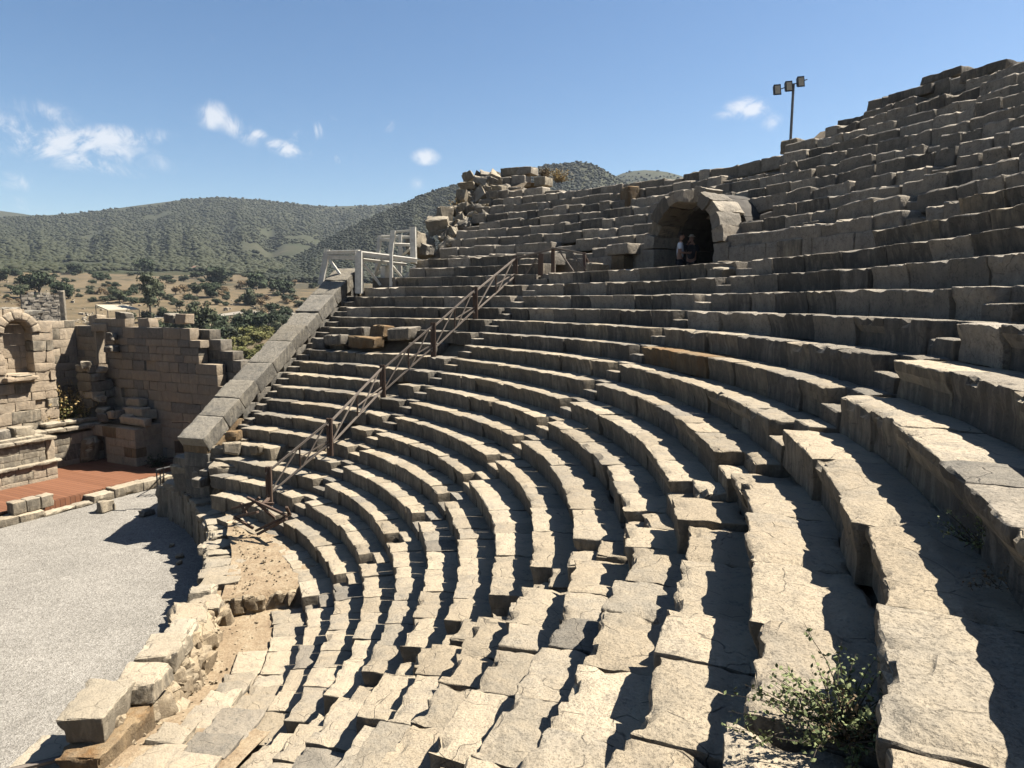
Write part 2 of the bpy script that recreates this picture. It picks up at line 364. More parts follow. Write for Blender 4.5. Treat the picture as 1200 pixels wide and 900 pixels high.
def flush():
    for (nu, nv, nw), B in BATCH.items():
        ijk, F = topo(nu, nv, nw); n = len(B)
        L = np.array([b['L'] for b in B]); D = np.array([b['D'] for b in B]); H = np.array([b['H'] for b in B]); e = np.array([b['e'] for b in B])
        def lat(i, N, S):
            t = np.where(i == 0, 0., np.where(i == N, 1., 0.)); inn = (i > 0) & (i < N)
            f = (i - 1) / max(1, N - 2)
            return np.where(inn[None], e[:, None] + f[None] * (S - 2*e)[:, None], t[None] * S[:, None])
        P = np.stack([lat(ijk[:, 0], nu, L), lat(ijk[:, 1], nv, D), lat(ijk[:, 2], nw, H)], -1)     # B,N,3 in [0,size]
        S = np.stack([L, D, H], -1)[:, None]; E3 = e[:, None, None]
        q = np.clip(P, E3, S - E3); d = P - q; ln = np.linalg.norm(d, axis=-1, keepdims=True); nrm = d / np.maximum(ln, 1e-6)
        Q = q + nrm * E3
        seed = np.array([b['seed'] for b in B])[:, None]; wear = np.array([b['wear'] for b in B])[:, None]; chip = np.array([b['chip'] for b in B])[:, None]
        df = np.minimum(P, S - P); ds = np.sort(df, -1); edge = ds[..., 1]
        jc = np.array([b['jchip'] for b in B])[:, None]; fl = np.array([b['flat'] for b in B])[:, None]
        nearx = np.exp(-df[..., 0] / .06); topness = np.clip(nrm[..., 2], 0, 1); jm = (1 - nearx) + nearx * jc
        big = fbm(P * 1.6 + seed, 2); med = fbm(P * 5.5 + seed + 31, 3)
        fine = fbm(P * 15 + seed + 91, 2)
        disp = wear * (.018 * big + .014 * med + .007 * fine) * (1 - topness * (1 - fl)) * jm
        ch = sstep(.16, .0, edge) * np.clip(fbm(P * 4.3 + seed - 50, 3) - .02, 0, 1) * chip * .15
        ch = ch + sstep(.05, .0, edge) * np.clip(fbm(P * 11 + seed + 70, 2) + .2, 0, 1) * chip * .03
        cz = np.array([1.0 if b['conc'] > 0 else 0.0 for b in B])[:, None]
        ch = ch * jm * (1 - cz * (1 - sstep(.1, .6, P[..., 2] / S[..., 2])))
        # chips pull a corner towards the inside, across both faces it belongs to
        cen = S / 2 - P; w = np.exp(-df / .07); w[..., 0] *= jc; pull = np.sign(cen) * w; pull = pull / np.maximum(np.linalg.norm(pull, axis=-1, keepdims=True), 1e-6)
        Q = Q + nrm * disp[..., None] + pull * ch[..., None]
        conc = np.array([b['conc'] for b in B])[:, None]; foot = np.array([b['foot'] for b in B])[:, None]
        zt = Q[..., 2] / S[..., 2]
        prof = sstep(.88, .42, zt)
        prof = prof * (.95 + .18 * fbm(np.stack([P[..., 0] * 3.2, P[..., 1] * 0, P[..., 2] * 1.2], -1) + seed, 2))
        Q[..., 1] += conc * prof * np.clip(1 - P[..., 1] / .18, 0, 1)
        lip = np.clip(fbm(np.stack([P[..., 0] * 3.8, P[..., 1] * 0, P[..., 2] * .8], -1) + seed + 9, 3), 0, 1)
        Q[..., 1] += wear * .05 * lip * np.clip(1 - P[..., 1] / .2, 0, 1) * sstep(.3, .9, zt) * np.where(conc > 0, 1, .3)
        Q[..., 2] -= foot * sstep(.40, .46, P[..., 1]) * sstep(.5, .9, zt)
        tp = np.array([b['taper'] for b in B])[:, None]
        Q[..., 0] = (Q[..., 0] - L[:, None] / 2) * (1 - tp * zt); Q[..., 2] -= H[:, None]
        C = np.array([b['corner'] for b in B]); t3 = np.clip(P / S, 0, 1)
        for a in (0, 1):
            for b_ in (0, 1):
                for c in (0, 1):
                    wgt = (t3[..., 0] if a else 1 - t3[..., 0]) * (t3[..., 1] if b_ else 1 - t3[..., 1]) * (t3[..., 2] if c else 1 - t3[..., 2])
                    Q += wgt[..., None] * C[:, a, b_, c][:, None]
        for k, b in enumerate(B):
            V = Q[k]; rx, ry, rz = b['rot']
            if rx or ry or rz:
                c0 = np.array([0, b['D'] / 2, -b['H'] / 2]); V = V - c0
                for ax, an in ((0, rx), (1, ry), (2, rz)):
                    c, s_ = cos(radians(an)), sin(radians(an)); i, j = [(1, 2), (2, 0), (0, 1)][ax]
                    vi, vj = V[:, i] * c - V[:, j] * s_, V[:, i] * s_ + V[:, j] * c; V[:, i], V[:, j] = vi.copy(), vj.copy()
                V = V + c0
            fr = b['frame']
            if fr[0] == 'pol':
                r = fr[1] + V[:, 1]; az = radians(fr[2]) - V[:, 0] / fr[1]; Wd = np.stack([r * np.cos(az), r * np.sin(az), fr[3] + V[:, 2]], -1)
            else:
                Wd = fr[1] + V[:, :1] * fr[2] + V[:, 1:2] * fr[3] + V[:, 2:] * fr[4]
                
            if b['merge'] is not None:
                m = MERGE.setdefault(b['merge'], dict(V=[], F=[], n=0, mat=b['mat'], parent=b['parent'], name=b['name']))
                m['V'].append(Wd); m['F'].append(F + m['n']); m['n'] += len(Wd)
            else:
                o = add(b['name'], Wd, F, b['mat'], b['parent'], sharp=27)
                if b['label']: tag(o, b['label'], b['cat'], b['group'])
    for key, m in MERGE.items():
        o = add(m['name'], np.concatenate(m['V']), np.concatenate(m['F']), m['mat'], m['parent'], sharp=27)
        if key in MERGE_TAG: tag(o, *MERGE_TAG[key])
    BATCH.clear(); MERGE.clear()
MERGE_TAG = {}
def cam_dist(p): return float(np.linalg.norm(np.asarray(p) - CAM))
def res(d): return .05 if d < 5.5 else .07 if d < 8.5 else .10 if d < 13 else .145 if d < 20 else .2 if d < 30 else .27

# podium path: inner radius and top height by azimuth
PA = [-60, -20, -11.8, -9.9, -3.8, 1.6, 8.2, 19.2, 30.3, 46.5, 62.6, 74, 79.5]
PR = [10.3, 10.2, 10.15, 10.2, 10.08, 10.05, 10.05, 10.08, 10.46, 11.45, 13.38, 15.34, 16.3]
PZ = [-6.7, -6.6, -6.45, -6.05, -6.1, -6.2, -6.35, -6.6, -6.85, -7.05, -7.12, -7.15, -7.15]
def pr(a): return float(np.interp(a, PA, PR))
def pz(a): return float(np.interp(a, PA, PZ)) + ZO

# ------------------------------------------------------------------ LOWER TIER
STAIRS = (42.2, 18.2, -7.2, -31.7)
SW = .36                                    # half width of a stairway
ORD = ['lowest', 'second', 'third', 'fourth', 'fifth', 'sixth', 'seventh', 'eighth', 'ninth', 'tenth', 'eleventh', 'twelfth', 'thirteenth', 'fourteenth', 'fifteenth', 'sixteenth', 'seventeenth', 'eighteenth', 'nineteenth', 'twentieth', 'twenty-first']
def row_label(k):
    n = 18 - k
    look = 'grey worn' if k < 5 else 'cream worn' if k < 12 else 'sunlit cream'
    if k == -2: return 'topmost seat row of the lower tier, broken off either side of the vaulted entrance'
    if k == -1: return 'seat row just under the topmost one, missing in front of the vaulted entrance'
    if k == 0: return 'grey curved stone seat row directly in front of the vaulted entrance'
    if k == 18: return 'lowest curved stone seat row, beside the earth walkway'
    if k == 5: return 'curved stone seat row with fresh orange blocks, %s up from the walkway' % ORD[n]
    return '%s curved stone seat row, %s up from the earth walkway' % (look, ORD[n])
def in_stair(a, r):
    for s_ in STAIRS:
        if abs(a - s_) < degrees(SW / r): return s_
    return None
rows = {}
for k in range(-2, 19):
    r = row_r(k); z = row_z(k)
    t = rows[k] = thing('seat_row', row_label(k), 'seat row', pol(r, 20, z - STEP_H), 'stone seat rows of the lower tier')
    if k == -2: spans = [(61.5, 43.6), (5.2, -44)]
    elif k == -1: spans = [(61.0, 43.6), (9.2, -44)]
    else: spans = [({18: 54.5, 17: 59.5, 16: 63.0}.get(k, 64.9), -44)]
    for (a1, a0) in spans:
        cuts = [a1] + [x for s_ in STAIRS for x in (s_ + degrees(SW / r), s_ - degrees(SW / r)) if a0 < x < a1] + [a0]
        for w in range(0, len(cuts) - 1, 2):
            hi, lo = cuts[w], cuts[w + 1]
            seg = radians(hi - lo) * r
            if seg < .25: continue
            Ls = []
            while sum(Ls) < seg: Ls.append(rng.uniform(.75, 1.7) if (k < 9 or hi > 0 and k < 12) else rng.uniform(.6, 1.25))
            Ls = np.array(Ls) * seg / sum(Ls); a = hi
            for bi, L in enumerate(Ls):
                ac = a - degrees(L / r) / 2; a -= degrees(L / r)
                d = cam_dist(pol(r, ac, z)); fore = ac < -7 and k > 6
                wild = 1.0 + (.6 if fore else 0) + (.5 if ac > 43 and k > 4 else 0)
                if k == 6 and 50 < ac < 58: continue
                if ac > 44 and 5 < k < 17 and rng.random() < .04: continue
                dr = rng.normal(0, .014 * wild); dz = -abs(rng.normal(0, .010 * wild))
                near_ = ac < -6 and k > 3
                if near_: dr += rng.normal(0, .014); dz -= abs(rng.normal(0, .005))
                if near_ and rng.random() < .06: dr += rng.uniform(.04, .10)
                if fore and rng.random() < .06: dz -= .1; dr += .06
                dr += .03 * sin(ac * .21 + k * 1.7)
                mt = 'seat' if k > 5 else 'seat_grey'
                if k in (4, 5, 6) and rng.random() < .5: mt = 'seat'
                if k > 5 and (rng.random() < .03 or (ac > 43 and rng.random() < .3)): mt = 'seat_grey'
                if k <= 3: mt = 'upper' if rng.random() < .5 else 'seat_grey'
                if k == 5 and 7.5 < ac < 17.5: mt = 'warm'
                if k in (-1, -2) and ac < 10: mt = 'seat_grey' if rng.random() < .5 else 'seat'
                sz = res(d)
                block(L - .011, .84, STEP_H + .03, polar(r + dr, ac, z + dz), M[mt], 'seat_block', t, sz, .016 if d < 14 else .02,
                      wear=min(1.5, .75 + .35 * wild), chip=.85 + .35 * wild, conc=(.095 if k < 13 else .055) * rng.uniform(.35, 1.25), foot=.022 if d < 16 else 0,
                      skew=.0045 * wild, rot=(rng.normal(0, .22 * wild), rng.normal(0, .2 * wild), rng.normal(0, .4 * wild)), jchip=.3 if not fore else .4, flat=.4)
# stairways: two treads to every seat
stair_labels = {42.2: 'narrow stone stairway beside the long wooden railing', 18.2: 'narrow stone stairway climbing to the foot of the vaulted entrance',
                -7.2: 'narrow worn stairway of notched steps crossing the right half of the seats', -31.7: 'crumbling stairway of low steps in the bottom foreground'}
for s_ in STAIRS:
    st = thing('stone_stairway', stair_labels[s_], 'stairway', pol(row_r(18), s_, row_z(18) - STEP_H), 'stairways between the seat wedges')
    for k in range(-2 if s_ < 10 else 0, 19):
        r = row_r(k); z = row_z(k); d = cam_dist(pol(r, s_, z)); mt = M['upper'] if k < 3 else M['seat_grey'] if k < 6 or rng.random() < .4 else M['seat']
        w = 2 * SW - .01
        rough = s_ < 0 and k > 7
        if rough:
            for (wq, dq, hq, ro, zo) in ((w * rng.uniform(.8, 1.05), .4, .3, .02, -STEP_H * .5), (w * rng.uniform(.8, 1.05), .5, .4, .33, 0)):
                block(wq, dq, hq, polar(r + ro + rng.normal(0, .03), s_ + degrees(rng.normal(0, .04) / r), z + zo + rng.normal(0, .025)), M['seat'], 'step', st, res(d), .025, 1.3, 1.5, skew=.02, rot=(rng.normal(0, 1.5), rng.normal(0, 1.5), rng.normal(0, 4)))
            continue
        block(w, .40, STEP_H * .5 + .10, polar(r + .02, s_ + rng.normal(0, .05), z - STEP_H * .5 + rng.normal(0, .008)), mt, 'step', st, res(d), .018, .9, .9, skew=.006, flat=.4, jchip=.4)
        block(w, .52, STEP_H + .05, polar(r + .34, s_ + rng.normal(0, .05), z - .004 + rng.normal(0, .008)), mt, 'step', st, res(d), .018, .9, .9, skew=.006, flat=.4, jchip=.4)
st = thing('stone_stairway', 'narrow stone stairway of small steps along the sloping end wall', 'stairway', pol(row_r(15), 65.6, row_z(15)), 'stairways between the seat wedges')
for k in range(2, 17):
    r = row_r(k); z = row_z(k)
    for (o, zz, dd) in ((.0, -STEP_H * .5, .4), (.33, 0, .5)):
        block(radians(1.75) * r, dd, .32, polar(r + o, 65.75, z + zz), M['seat_grey'], 'step', st, .2, .02, .8, .8, skew=.008)

# ------------------------------------------------------------------ UPPER TIER
UH, UD = .462, .62
def up_r(j): return 26.5 + UD * j
def up_z(j): return 2.12 + ZO + UH * j
def up_max(az):
    xs = [-30, 6, 14, 18, 22, 24.5, 27.2, 27.6, 29.0, 29.4, 31.2, 31.6, 33.4, 34, 40, 52.2, 52.6, 57.2, 57.5, 62]
    ys = [10, 9.6, 10.4, 10.9, 11.4, 11.0, 10.8, 10.0, 9.8, 8.9, 8.7, 8.0, 7.8, 7.3, 7.2, 7.4, 8.2, 8.4, 10.8, 11]
    return np.interp(az, xs, ys)
for j in range(0, 13):
    r = up_r(j); z = up_z(j)
    lab = 'lowest dark seat row of the upper tier, on top of the walkway wall' if j == 0 else \
          'topmost broken seat row of the upper tier against the sky' if j == 11 else 'dark weathered seat row of the upper tier, %s above the walkway wall' % ORD[j]
    if j == 12: continue
    t = thing('seat_row', lab, 'seat row', pol(r, 25, z - UH), 'dark stone seat rows of the upper tier')
    a = 60.4 + .3 * sin(j * 2.1); tot = 0
    while a > -14 and tot < 99:
        L = rng.uniform(.55, 1.35); ac = a - degrees(L / r) / 2; a -= degrees(L / r)
        if j <= 2 and 26.7 < ac + degrees(L / r) * .3 and ac - degrees(L / r) * .3 < 34.0: continue
        if j > up_max(ac) + rng.normal(0, .18): continue
        drop = (-.16, .14) if rng.random() < .06 else (0, 0)
        d = cam_dist(pol(r, ac, z)); tot += 1
        mt = 'upper'
        q = rng.random()
        if q < .12: mt = 'seat_grey'
        if j >= 9 and q < .22: mt = 'seat_grey'
        block(L - .006, .8, UH + .05, polar(r + rng.normal(0, .045) + drop[1], ac, z + rng.normal(0, .022) + drop[0]), M[mt], 'seat_block', t, max(.1, res(d) * .85), .05, 1.35, 1.5, conc=.03, skew=.014,
              rot=(rng.normal(0, .8), rng.normal(0, .9), rng.normal(0, 1.3)), jchip=.5, flat=.7)
# wall of the walkway between the tiers
MERGE_TAG['walkway_wall'] = ('dark ashlar wall running behind the walkway, either side of the vaulted entrance', 'wall')
for (a1, a0) in ((61.0, 34.7), (26.0, -14)):
    for ci, (zb, zt) in enumerate(((.52, 1.12), (1.12, 1.74), )):
        a = a1
        while a > a0:
            L = min(rng.uniform(.7, 1.3), radians(a - a0) * 27.1 + .02)
            ac = a - degrees(L / 26.4) / 2; a -= degrees(L / 26.4)
            block(L - .008, .7, zt - zb + .0, polar(26.42 + rng.normal(0, .012), ac, zt + ZO), M['upper'], 'walkway_wall', None, .2, .014, .6, .4, merge='walkway_wall')
lb = at_r(957, 275, 27.05); 
block(.98, .3, .66, polar(26.36, 20.1, 1.76 + ZO), M['seat'], 'pale_wall_block', None, .15, .03, .8, .7, label='pale sandy block set into the dark walkway wall right of the vaulted entrance', cat='stone block')
# pillar stump left of the entrance
for i, (zb, h, mt, w) in enumerate(((.55, .55, 'warm', .78), (1.1, .62, 'warm', .70), (1.72, .42, 'upper', 1.15))):
    if i == 0: pst = thing('pillar_stump', 'short pillar stump with an orange shaft and dark cap left of the vaulted entrance', 'pillar', pol(26.0, 36.4, .55 + ZO))
    block(w, .6 if i < 2 else .8, h - .01, polar(25.9 if i < 2 else 25.82, 36.6, zb + h + ZO), M[mt], 'capital' if i == 2 else 'shaft_block', pst, .12, .03, .8, .9)

# ------------------------------------------------------------------ VAULTED ENTRANCE (vomitorium)
AZV = 30.35; RF = 26.3
vn = np.array([cos(radians(AZV)), sin(radians(AZV)), 0]); vl = np.array([-vn[1], vn[0], 0])   # into the hill / to its left
vault = thing('vaulted_entrance', 'round arched vaulted entrance of big voussoirs opening in the upper tier', 'archway', vn * (RF + 1) + [0, 0, .55 + ZO])
RI, RO, ZC = 1.46, 1.94, 1.90 + ZO
def arch_stone(t0, t1, d0, d1, ri, ro, mat, name='voussoir', amp=.02, jut=0.0):
    nt, nd, nr = 7, max(3, int((d1 - d0) / .15)), 5; V = []; idx = {}; ijk, F = topo(nt, nd, nr); sd = rng.uniform(-99, 99, 3)
    for (i, j, k) in ijk:
        tt = t0 + (t1 - t0) * (.03 + .94 * i / nt); rr = ri + (ro - ri) * k / nr + (jut if k else 0); dd = d0 + (d1 - d0) * j / nd
        V.append(vn * dd + vl * (rr * cos(tt)) + np.array([0, 0, ZC + rr * sin(tt)]))
    V = np.array(V); nz = np.stack([fbm(V * 3 + sd + q * 41, 3) for q in range(3)], -1); V = V + nz * amp + np.stack([fbm(V * 9 + sd + q * 77, 2) for q in range(3)], -1) * amp * .4
    return add(name, V, F, mat, vault, sharp=30)
nv_ = 11
for i in range(nv_):
    t0, t1 = pi * i / nv_, pi * (i + 1) / nv_
    dep = .7
    j0 = rng.normal(0, .08)
    arch_stone(t0, t1, RF + j0, RF + dep + .45 + rng.normal(0, .12), RI + abs(rng.normal(0, .03)), RO + (.06 if i in (1, 2) else rng.normal(0, .05)), M['seat'] if i == 1 else M['seat_grey'] if i in (2, 3) else M['upper'], amp=.06)
for i in range(6):   # the barrel behind
    t0, t1 = pi * i / 6, pi * (i + 1) / 6
    arch_stone(t0 - .01, t1 + .01, RF + 1.25, RF + 8, RI + .02, RO - .1, M['vault_shade'], 'vault_shell')
for sd in (1, -1):   # jambs
    for ci in range(2):
        zb, zt = (.5 + ci * .70) + ZO, (.5 + (ci + 1) * .70 - (.02 if ci else .01)) + ZO
        x0 = RI if sd > 0 else -RI - .62
        for di, (da, db) in enumerate(((0, 1.2), (1.21, 2.4), (2.41, 8.0))):
            o = vn * (RF + da) + vl * (x0 + .31) + np.array([0, 0, zt])
            fr = ('mat', o, -vl, vn, np.array([0, 0, 1.]))
            block(.62 + (.06 if ci == 1 and di == 0 else 0), db - da, zt - zb, fr, M['upper'] if di < 1 else M['vault_shade'], 'jamb_stone', vault, .2, .02, .7, .7)
bw = vn * (RF + 7.7) + np.array([0, 0, 3.9 + ZO]); block(4.2, .5, 3.6, ('mat', bw, -vl, vn, np.array([0, 0, 1.])), M['vault_shade'], 'end_wall', vault, .5, .03)
sl = vn * (RF + 3.2) + vl * 0 + np.array([0, 0, .02])

# ------------------------------------------------------------------ SETTING: earth under the seats, walkways, gravel, plain
def cone_sheet(pts, a0, a1, n):
    az = np.radians(np.linspace(a0, a1, n + 1)); V = []; m = len(pts)
    for a in az:
        lim = pr(degrees(a)) + .5
        for (r, z) in pts:
            r = max(r, lim); V.append((r * cos(a), r * sin(a), z))
    F = [(i*m + j, i*m + j + 1, (i+1)*m + j + 1, (i+1)*m + j) for i in range(n) for j in range(m - 1)]
    return V, F
prof = [(row_r(18) + .12, -.2), (row_r(18) + .12, row_z(19) - .02)] + [(row_r(k) + .3, row_z(k) - STEP_H - .06) for k in (18, 14, 10, 6, 2, 0)] + [(24.9, .40 + ZO), (26.7, .48 + ZO)]
V, F = cone_sheet(prof, -60, 66.2, 90); structure('earth_bank', V, F, M['core'])
prof2 = [(26.75, .3 + ZO), (26.8, 1.5 + ZO), (up_r(1) + .3, up_z(1) - UH - .1), (up_r(6) + .3, up_z(6) - UH - .1), (up_r(7) + .4, up_z(7) - .25), (up_r(11) + 4, up_z(7) - .6), (50, up_z(7) - 2), (80, 8)]
V, F = cone_sheet(prof2, -60, 26.3, 60); structure('earth_bank', V, F, M['core'])
V, F = cone_sheet(prof2, 34.4, 62.5, 24); structure('earth_bank', V, F, M['core'])
prof3 = [(28.4, up_z(3) - UH + .0), (up_r(4) + .3, up_z(4) - UH - .05)] + prof2[3:]
V, F = cone_sheet(prof3, 26.3, 34.4, 10); structure('earth_bank', V, F, M['core'])
prof4 = [(up_r(8), up_z(8) - .4), (up_r(10), up_z(10) - .4), (up_r(11) + .8, up_z(11) - .7), (48, 9)]
V, F = cone_sheet(prof4, -60, 29.5, 50); structure('earth_bank', V, F, M['core'])
V, F = cone_sheet(prof4, 57.3, 61, 4); structure('earth_bank', V, F, M['core'])
V, F = cone_sheet([(24.75, .545 + ZO), (26, .55 + ZO), (34.5, .56 + ZO)], 4.5, 44, 40); structure('walkway', V, F, M['dirt'])
for (a0, a1) in ((44, 61.2), (-60, 4.5)):
    V, F = cone_sheet([(24.9, 1.0 + ZO), (26.2, 1.62 + ZO), (26.6, 1.64 + ZO)], a0, a1, 30); structure('walkway', V, F, M['dirt'])
# earth walkway at the foot of the seats, ramping up towards the near end
na, nr = 150, 14; V = []
for i in range(na + 1):
    a = -60 + i * (128 / na)
    for j in range(nr + 1):
        r = 8.6 + (12.9 - 8.6) * j / nr
        zz = row_z(19) - .03 + .75 * float(sstep(9, -9, np.array(a))) + .05 * float(fbm(np.array([r * 1.3, a * .3, 2.0]), 3)) * (1 if r < 12.0 else .2)
        V.append(pol(r, a, zz))
F = [(i*(nr+1)+j, i*(nr+1)+j+1, (i+1)*(nr+1)+j+1, (i+1)*(nr+1)+j) for i in range(na) for j in range(nr)]
V = np.array(V)

# ------------------------------------------------------------------ PODIUM between orchestra and seats
def floor_z(a): return row_z(19) - .03 + .62 * float(sstep(8, -10, np.array(float(a))))
pod = thing('podium_wall', 'low ruined wall of big pale slabs around the edge of the gravel orchestra', 'wall', pol(10.3, 30, 0))
# solid heart of the wall
V = []; aa = np.linspace(-30, 79, 90)
for a in aa:
    r, z = pr(a), pz(a)
    wtop = .95 if a > 25 else .58
    out = r + wtop + .25
    for (rr, zz) in ((r + .12, -.1), (r + .12, z - (.2 if a > -5 else .75)), (r + wtop - .1, z - (.24 if a > -5 else .8)), (out, max(.3, floor_z(a) - .1)), (out, -.1)): V.append(pol(rr, a, zz))
F = [(i*5+j, i*5+j+1, (i+1)*5+j+1, (i+1)*5+j) for i in range(len(aa) - 1) for j in range(4)] + [(0, 1, 2, 3, 4), tuple(reversed([(len(aa)-1)*5 + q for q in range(5)]))]
add('wall_core', V, F, M['dirt'], pod, None, False)
def path_frame(a, off, z):
    p = pol(pr(a) + off, a, z); q = pol(pr(a + .5) + off, a + .5, z); d = (q - p); d[2] = 0; d /= np.linalg.norm(d)
    n = np.array([d[1], -d[0], 0])              # away from the orchestra
    return p, d, n
a = -28.
while a < 79:
    L = rng.uniform(.6, 1.15) if a < 26 else rng.uniform(.42, .9)
    r = pr(a); da = degrees(L / r); ac = a + da / 2
    if ac > 62: da *= .8
    a += da
    wd = rng.uniform(.55, .85) if ac < 26 else rng.uniform(.85, 1.12)
    H = rng.uniform(.24, .38); z = pz(ac) + rng.normal(0, .04)
    p, d, n = path_frame(ac, rng.normal(-.03, .08), z)
    if -13.5 < ac < -1.0: continue
    block(L - .05, wd, H, ('mat', p, -d, n, np.array([0, 0, 1.])), M['pale'] if rng.random() < .8 else M['seat'], 'capstone', pod, .07, .025, 1.4, 1.6, skew=.035, flat=.7, rot=(rng.normal(0, 1.6), rng.normal(0, 1.6), rng.normal(0, 4)))
# upright slabs of the orchestra face
a = 8.
while a < 79:
    L = rng.uniform(.35, .75); ac = a + degrees(L / pr(a)) / 2; a += degrees(L / pr(a)) * (.85 if a > 60 else 1)
    z = pz(ac) - .2; p, d, n = path_frame(ac, .0, z)
    block(L - .02, .3, z + .08, ('mat', p - n * rng.uniform(.0, .05), -d, n, np.array([0, 0, 1.])), M['seat'] if rng.random() < .6 else M['pale'], 'upright_slab', pod, .08, .02, 1.6, 1.0, skew=.012)
# end face
p, d, n = path_frame(79, .0, pz(79) - .02)
for i in range(2):
    block(.52, .3, pz(79) - .04, ('mat', p + n * (.28 + .54 * i), -n, -d, np.array([0, 0, 1.])), M['seat'], 'upright_slab', pod, .12, .03, 1.8, 1.2, skew=.02)
# rubble face towards the seats
for i in range(250):
    a = rng.uniform(-7.5, 23); f = rng.random() ** .8; z0, z1 = floor_z(a), pz(a) - .18
    if z1 - z0 < .15: continue
    z = z0 + (z1 - z0) * f; sz = (.10 + .34 * rng.random() ** 1.6) * (1.15 - .35 * f); off = (.54 + .36 * (1 - f)) + rng.normal(0, .03)
    p, d, n = path_frame(a, off - .1, z + sz * .35)
    block(sz * rng.uniform(.9, 1.6), sz * .9, sz * rng.uniform(.6, 1.0), ('mat', p - n * sz * .45, -d, n, np.array([0, 0, 1.])), M['rubble'], 'rubble_facing', pod, .06, .055, 1.5, 1.0, skew=.035, merge='podium_rubble_%d' % (i % 3),
          rot=(rng.normal(0, 14), rng.normal(0, 14), rng.normal(0, 25)))
# big displaced blocks at the near end
def stone_thing(label, p, ang, L, D, H, mat='seat', cat='stone block', name='fallen_block', group=None, pitch=0, roll=0, s=.09, conc=0, wear=1.3, chip=1.3, skew=.02):
    block(L, D, H, frame_at(p, ang, pitch, roll), M[mat], name, None, s, .03, wear, chip, conc, skew=skew, label=label, cat=cat, group=group)
def cap_at(px, py, z, L, D, H, mt, rot, conc, label, nm='capstone', e=.025):
    q = at_z(px, py, z); a = degrees(atan2(q[1], q[0])); p, d, n = path_frame(a, 0, z); off = hypot(q[0], q[1]) - pr(a)
    block(L, D, H, ('mat', p + n * (off - D / 2), -d, n, np.array([0, 0, 1.])), M[mt], nm, None, .06, e, 1.2, .9, conc=conc, skew=.02, rot=rot, label=label, cat='stone block')
cap_at(110, 820, pz(-7) + .04, 1.02, .72, .42, 'pale', (0, 1, 4), .15, 'large grey moulded capstone jutting over the gravel at the near end of the podium wall')
cap_at(163, 789, pz(-3) + .06, .85, .72, .34, 'seat', (0, -2, 8), .1, 'smaller capstone next to the big moulded one on the podium wall')
cap_at(120, 856, pz(-11) - .16, 1.35, .72, .46, 'warm', (0, 3, -4), .14, 'long sandy block lying below the big moulded capstone')
cap_at(56, 886, pz(-14) - .30, 1.2, .85, .42, 'pale', (0, 0, 8), 0, 'cream block in the bottom left corner by a brown wooden bar', 'fallen_block', .04)
b = MB(); q = at_z(92, 884, pz(-14) - .22); q2 = at_z(30, 899, pz(-14) - .22); b.bar(q, q2 + (q2 - q) * .4, .09, .06); tag(b.build('wooden_bar', M['rail']), 'brown wooden bar lying on a cream block in the bottom left corner', 'wooden bar')
# boulders along the foot of the rubble face
for i, (x, y, sz, lb) in enumerate(((272, 520 + 195, .42, 'pale upright slab leaning on the rubble face of the podium'), (250, 768, .45, 'tan boulder leaning at the foot of the rubble face'), (215, 820, .62, 'largest tan boulder in the rubble face of the podium'), (190, 875, .5, 'long low stone at the bottom of the rubble face'), (240, 722, .40, 'reddish boulder wedged under the capstones of the podium'))):
    pt = at_z(x, y, floor_z(5) + sz * .55)
    block(sz, sz * .55, sz * .95, frame_at(pt, 95 + rng.uniform(-20, 20)), M['warm'] if i == 4 else M['rubble'], 'boulder', None, .07, .09, 1.6, 1.4, skew=.06, rot=(rng.normal(0, 10), rng.normal(0, 10), 0), label=lb, cat='boulder')

# walkway sheet, raised earth patch with its little retaining edge, paving
na, nr = 160, 16; V = []
for i in range(na + 1):
    a = -50 + i * (112 / na); r0 = pr(a) + .5
    for j in range(nr + 1):
        r = r0 + (max(13.0, r0 + .1) - r0) * j / nr
        V.append(pol(r, a, floor_z(a) + .045 * float(fbm(np.array([r * 1.6, a * .35, 2.0]), 3)) * (1 if r < 12.1 else .15)))
F = [(i*(nr+1)+j, i*(nr+1)+j+1, (i+1)*(nr+1)+j+1, (i+1)*(nr+1)+j) for i in range(na) for j in range(nr)]
structure('walkway', V, F, M['dirt'], True)
V = []; na, nr = 70, 12
for i in range(na + 1):
    a = 22.6 + i * (39 / na); r0 = pr(a) + .7
    for j in range(nr + 1):
        r = r0 + (max(13.3, r0 + .2) - r0) * j / nr; zz = row_z(18) - .03 + .06 * float(fbm(np.array([r * 1.8, a * .4, 7.0]), 3)) - (.5 if i == 0 else 0)
        zz = min(zz, row_z(18) - .02) if r > 12.6 else zz
        V.append(pol(r, a, zz))
F = [(i*(nr+1)+j, i*(nr+1)+j+1, (i+1)*(nr+1)+j+1, (i+1)*(nr+1)+j) for i in range(na) for j in range(nr)]
structure('raised_earth', V, F, M['dirt'], True)
edge = thing('retaining_edge', 'little rubble retaining edge of the raised earth patch behind the podium', 'low wall', pol(11.8, 22.4, floor_z(22)))
for i in range(7):
    r = 11.05 + .24 * i; block(rng.uniform(.2, .32), .3, rng.uniform(.3, .42), frame_at(pol(r, 22.5 + rng.normal(0, .3), row_z(18) - rng.uniform(.02, .1)), 23), M['rubble'], 'edge_stone', edge, .06, .06, 1.8, 1.4, skew=.04, rot=(0, 0, rng.normal(0, 8)))
pav = thing('paving_strip', 'strip of flat cream slabs along the foot of the lowest seat row', 'paving', pol(12.2, 8, floor_z(8)))
a = 21.5
